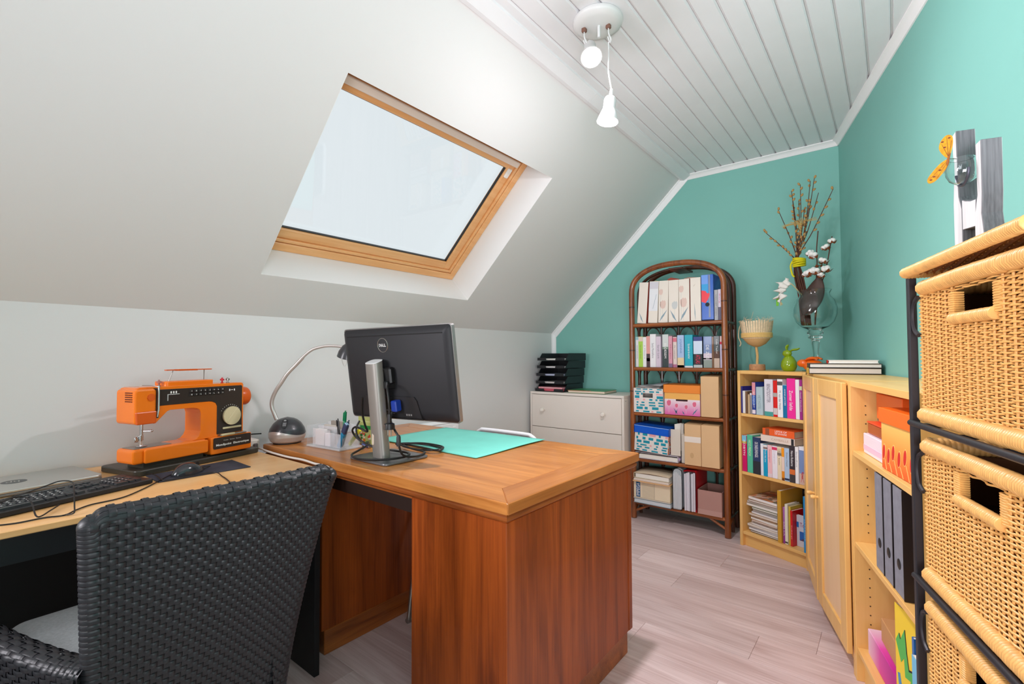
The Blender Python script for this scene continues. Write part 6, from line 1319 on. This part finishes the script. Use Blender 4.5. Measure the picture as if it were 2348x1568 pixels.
pcb = thing('power_cable', 'black mains cable coiled round the monitor stand, its plug dangling', 'cable', (-1.505, 1.135, DZ)); o_ = V(pcb.location)
def cb(nm, P, r, par, k=6):
    q = M(); q.tube(cat([V(p)-o_ for p in P], k), r, 8); return q.build(nm, CB, par)
Zc = DZ+.0125
cb('cable', [(-1.575, 1.068, 1.0), (-1.60, 1.085, .94), (-1.612, 1.105, .89), (-1.615, 1.118, .862), (-1.655, 1.11, .872), (-1.70, 1.12, .872), (-1.735, 1.13, .852), (-1.725, 1.145, .822), (-1.68, 1.16, .800), (-1.63, 1.17, .789), (-1.56, 1.18, .787), (-1.47, 1.19, .787), (-1.42, 1.165, .788), (-1.405, 1.115, .788), (-1.43, 1.06, .787), (-1.475, 1.025, .7865), (-1.53, 1.012, .7865), (-1.60, 1.04, .7865), (-1.645, 1.10, .788), (-1.69, 1.165, .79), (-1.715, 1.19, .80)], .0042, pcb)
cb('cable', [(-1.70, 1.14, .895), (-1.708, 1.13, .866), (-1.70, 1.13, .836), (-1.68, 1.14, .812), (-1.63, 1.15, .797), (-1.57, 1.165, .796)], .0036, pcb)
cb('cable', [(-1.475, 1.115, 1.05), (-1.445, 1.085, 1.04), (-1.425, 1.075, 1.0), (-1.42, 1.075, .965), (-1.42, 1.075, .945)], .0042, pcb)
q = M(); q.x = Matrix.Translation(V((-1.42, 1.075, 0))-o_); q.lathe([(.001, .950), (.0065, .948), (.008, .93), (.008, .918), (.018, .914), (.0195, .902), (.0195, .894), (.001, .894)], 20); q.build('plug', BLACKP, pcb, 40)
for dx in (-.008, .010): q = M(); q.x = Matrix.Translation(V((-1.42+dx, 1.075, 0))-o_); q.lathe([(.001, .894), (.0022, .894), (.0022, .872), (.001, .871)], 8); q.build('plug_pin', STEEL, pcb)
M().box(-.002+.085, .002+.085, -.0805, -.079, .125, .142).build('earth_strip', STEEL, pcb, 0)
vc = thing('video_cable', 'dark grey monitor cable with a moulded plug, looped over the mint green mat', 'cable', (-1.505, 1.135, DZ))
cb('cable', [(-1.463, 1.135, .985) if False else (-1.457, 1.115, .950), (-1.445, 1.10, .92), (-1.412, 1.092, .89), (-1.39, 1.09, .87), (-1.386, 1.09, .842), (-1.385, 1.11, .80), (-1.385, 1.17, .786), (-1.43, 1.25, .783), (-1.53, 1.27, .782), (-1.62, 1.30, .782), (-1.60, 1.315, .782), (-1.50, 1.305, .783), (-1.43, 1.30, .783), (-1.412, 1.318, .783), (-1.45, 1.355, .782), (-1.53, 1.36, .783), (-1.60, 1.32, .789), (-1.64, 1.295, .785), (-1.56, 1.275, .782), (-1.46, 1.285, .782), (-1.425, 1.33, .783), (-1.47, 1.375, .7825), (-1.56, 1.345, .79), (-1.66, 1.29, .783)], .0040, vc)
q = M(); q.x = Matrix.Translation(V((-1.387, 1.09, 0))-o_); q.lathe([(.001, .876), (.004, .875), (.0075, .868), (.0085, .845), (.007, .835), (.001, .834)], 12); q.build('plug', mat((44, 46, 50), .5), vc)

# desk lamp
dl2 = thing('desk_lamp', 'grey gooseneck desk lamp with an egg-shaped base on the corner of the desk', 'lamp', (-2.140, 1.062, DZ))
LM = mat((52, 52, 56), .32, coat=.2, name='lamp_grey'); SV = mat((196, 190, 186), .3, metal=.45, name='lamp_silver')
prof = [(.001, .003), (.055, .003), (.068, .010), (.076, .03), (.077, .045), (.072, .065), (.058, .088), (.038, .105), (.018, .113), (.001, .115)]
def egg(z0, z1, g, nm, mt, wave=0):
    q = M(); R = []; n = 36
    for i in range(19):
        t = i/18; ring = []
        for k in range(n):
            a = 2*pi*k/n; lo, hi = z0+wave*(cos(2*a+2.4)), z1+wave*(cos(2*a+2.4)) if wave and z1 < .1 else z1
            if z0 < .01: lo = z0
            z = lo+(hi-lo)*t
            for (r_a, z_a), (r_b, z_b) in zip(prof, prof[1:]):
                if z_a <= z <= z_b: r_ = r_a+(r_b-r_a)*(z-z_a)/max(1e-6, z_b-z_a); break
            ring.append((max(.001, r_+g)*cos(a), max(.001, r_+g)*sin(a), z))
        R.append(ring)
    q.loft(R); return q.build(nm, mt, dl2, 60)
egg(.0031, .048, .0006, 'base_skirt', SV, .010); egg(.0035, .115, 0, 'base_body', LM)
q = M(); q.lathe([(.001, 0), (.058, 0), (.058, .004), (.001, .004)], 24); q.build('rubber_foot', BLACKP, dl2)
o2 = V(dl2.location)
P = [(-2.180, 1.034, .872), (-2.185, 1.03, .885), (-2.198, 1.021, .925), (-2.198, 1.02, .96), (-2.186, 1.03, 1.0), (-2.165, 1.046, 1.04), (-2.143, 1.063, 1.081), (-2.113, 1.088, 1.122), (-2.086, 1.109, 1.159), (-2.067, 1.125, 1.18), (-2.047, 1.14, 1.193), (-2.006, 1.173, 1.204), (-1.962, 1.207, 1.202), (-1.938, 1.226, 1.194)]
Pc = cat([V(p)-o2 for p in P], 5)
q = M(); q.tube(Pc[:40], .0088, 12); q.build('lower_neck', SV, dl2); q = M(); q.tube(Pc[38:], .0068, 12); q.build('upper_neck', SV, dl2)
q = M(); q.x = Matrix.Translation(V((-1.930, 1.230, 1.155))-o2) @ Matrix.Rotation(radians(18), 4, 'Y'); q.lathe([(.001, .066), (.012, .064), (.030, .046), (.042, .02), (.046, -.004), (.043, -.004), (.03, .03), (.001, .05)], 26); q.build('lamp_shade', LM, dl2)
q = M(); q.tube(cat([V(p)-o2 for p in ((-1.952, 1.214, 1.16), (-1.95, 1.216, 1.13), (-1.942, 1.222, 1.112), (-1.934, 1.228, 1.13), (-1.934, 1.228, 1.16))], 5), .0022, 6); q.build('bulb_tube', mat((210, 210, 206), .3), dl2)
q = M(); q.x = Matrix.Rotation(radians(-38), 4, 'Z') @ Matrix.Translation((.048, 0, .086)) @ Matrix.Rotation(radians(48), 4, 'Y'); q.prism(ell(0, 0, .026, .014, 20), -.004, .008); q.build('switch_panel', mat((40, 40, 43), .3), dl2, 30); q2 = M(); q2.x = q.x
[q2.box(-.004+i*.005, -.0015+i*.005, -.007, .007, .008, .010) for i in range(4)]; q2.box(-.019, -.011, -.005, .005, .008, .0115, .001); q2.build('switch_buttons', mat((150, 150, 152), .35), dl2, 0)['kind'] = 'stuff'

# clear organiser and what stands in it
og = thing('desk_organiser', 'clear acrylic desk organiser holding cards and pens', 'organiser', (-1.990, 1.070, DZ), radians(4.6))
M().box(0, .228, 0, .115, 0, .008, .002).build('base', ACRYLB, og, 0)
for nm, a in (('back_wall', (0.006, .222, .105, .108, .0085, .095)), ('middle_wall', (.006, .150, .052, .0545, .0085, .085)), ('front_wall', (.03, .150, .012, .0145, .0085, .078)), ('side_wall', (.006, .0085, .0, .104, .0085, .09)), ('side_wall', (.150, .1525, .012, .104, .0085, .078)), ('side_wall', (.219, .2215, .02, .104, .0085, .066)), ('front_wall', (.1530, .2185, .012, .0145, .0085, .066))): M().box(*a, .0008).build(nm, ACRYL, og, 0)
def ogp(x, y, z): return V(og.location)+Matrix.Rotation(radians(4.6), 3, 'Z') @ V((x, y, z))
def ogt(name, label, x, y, z, cat_, q, mt, rz=0, sm=0):
    o = q.build(name, mt, None, sm); o.location = ogp(x, y, z); o.rotation_euler = (0, 0, radians(4.6)+rz); return tag(o, label, cat_)
ogt('note_block', 'grey-beige note block standing in the clear organiser', .038, .060, .009, 'notepad', M().box(0, .085, 0, .012, 0, .080, .001), mat((190, 182, 172), .8))
ogt('note_block', 'taller dark taupe card block behind the note block in the organiser', .062, .078, .009, 'notepad', M().box(0, .08, 0, .012, 0, .096, .001), mat((150, 140, 130), .8))
ogt('card_pack', 'pale calling cards in the front slot of the organiser', .036, .020, .009, 'cards', M().box(0, .062, 0, .018, 0, .066, .001), mat((222, 216, 212), .6))
ogt('card_pack', 'lower stack of whitish cards beside the pale cards in the organiser', .103, .020, .009, 'cards', M().box(0, .042, 0, .018, 0, .053, .001), mat((226, 222, 224), .6))
def pen(name, label, x, y, tilt_x, tilt_y, L_, r, c, cap=None):
    t = thing(name, label, 'pen', ogp(x, y, .0095)); t.rotation_euler = (tilt_x, tilt_y, 0)
    q = M(); q.lathe([(.0005, 0), (r*.5, .006), (r, .016), (r, L_*.72), (r*.9, L_*.72+.001), (r*.9, L_*.9), (r*.5, L_*.93), (r*.45, L_), (.0005, L_)], 12); q.build('barrel', mat(c, .3), t)
    if cap: q = M(); q.lathe([(r*1.02, L_*.72), (r*1.08, L_*.74), (r*1.02, L_*.96), (.0005, L_*.97)], 12); q.build('cap', mat(cap, .3), t)
    M().box(-.002, .002, -r-.003, -r, L_*.72, L_*.95, .0006).build('clip', mat(c, .3), t, 0); return t
pen('pen', 'green felt pen standing tallest in the clear organiser', .190, .045, 0, radians(7), .152, .0062, (0, 134, 84), (0, 120, 76))
pen('pen', 'black pen leaning in the clear organiser', .176, .040, radians(-6), radians(-17), .118, .0055, (34, 30, 32))
pen('pen', 'dark blue-black pen leaning beside the blue tape flags', .197, .036, radians(-4), radians(18), .12, .005, (40, 54, 80))
o = thing('marker', 'flat blue marker with a dark cap leaning in the organiser', 'pen', ogp(.186, .028, .0095)); o.rotation_euler = (0, radians(30), 0)
M().box(-.010, .010, -.007, .007, 0, .070, .003).build('body', mat((30, 126, 166), .35), o, 0); M().box(-.012, .012, -.008, .008, .0705, .115, .003).build('cap', mat((52, 62, 92), .35), o, 0); M().box(-.008, .008, -.006, .006, .115, .119, .001).build('tip', mat((160, 196, 226), .3), o, 0)
o = thing('marker', 'yellow-green highlighter lying slanted in the organiser', 'pen', ogp(.178, .088, .0095)); o.rotation_euler = (0, radians(46), 0)
M().box(-.008, .008, -.006, .006, 0, .078, .003).build('body', mat((190, 192, 40), .35), o, 0); M().box(-.0085, .0085, -.0065, .0065, .0785, .105, .003).build('cap', mat((226, 214, 40), .35), o, 0)
tn = thing('printed_carton', 'small green and orange printed carton behind the monitor stand', 'box', (-1.868, 1.245, DZ), radians(5))
M().box(0, .085, 0, .06, 0, .125, .002).build('case', mat((176, 182, 110), .4, var=.1, vs=30), tn, 0)
q = M(); random.seed(14)
for i in range(26): x, z = random.uniform(.006, .079), random.uniform(.004, .062); q.prism(ell(x, z, random.uniform(.004, .010), random.uniform(.004, .008), 9), -.0008-.00002*i, 0, 'y', i % 4)
q.build('flower_print', [mat((216, 120, 30), .4), mat((30, 130, 60), .4), mat((206, 80, 50), .4), mat((232, 226, 200), .4)], tn, 0)['kind'] = 'stuff'
M().box(.002, .083, -.0006, 0, .066, .082).build('green_band', mat((40, 140, 70), .4), tn, 0); M().box(.002, .083, -.0006, 0, .098, .101).build('pale_band', mat((206, 210, 150), .4), tn, 0)
lt = thing('lighter', 'blue lighter with white print lying by the monitor cable', 'lighter', (-1.800, 1.215, DZ+.001), radians(-12))
M().box(0, .06, 0, .022, 0, .011, .003).build('body', mat((24, 70, 176), .25), lt, 0); text('BONUS', .006, (.028, -.0006, .0058), (1, 0, 0), (0, 0, 1), INKW, lt, .032); M().box(.0605, .072, .003, .019, .001, .010, .001).build('metal_head', STEEL, lt, 0)
er = thing('eraser', 'small white eraser lying by the organiser', 'eraser', (-1.765, 1.285, DZ+.0005), radians(20)); M().box(0, .035, 0, .02, 0, .011, .002).build('body', mat((236, 234, 228), .7), er, 0); M().box(.010, .0352, -.0003, .0203, -.0002, .0113).build('sleeve', mat((206, 202, 190), .6), er, 0)
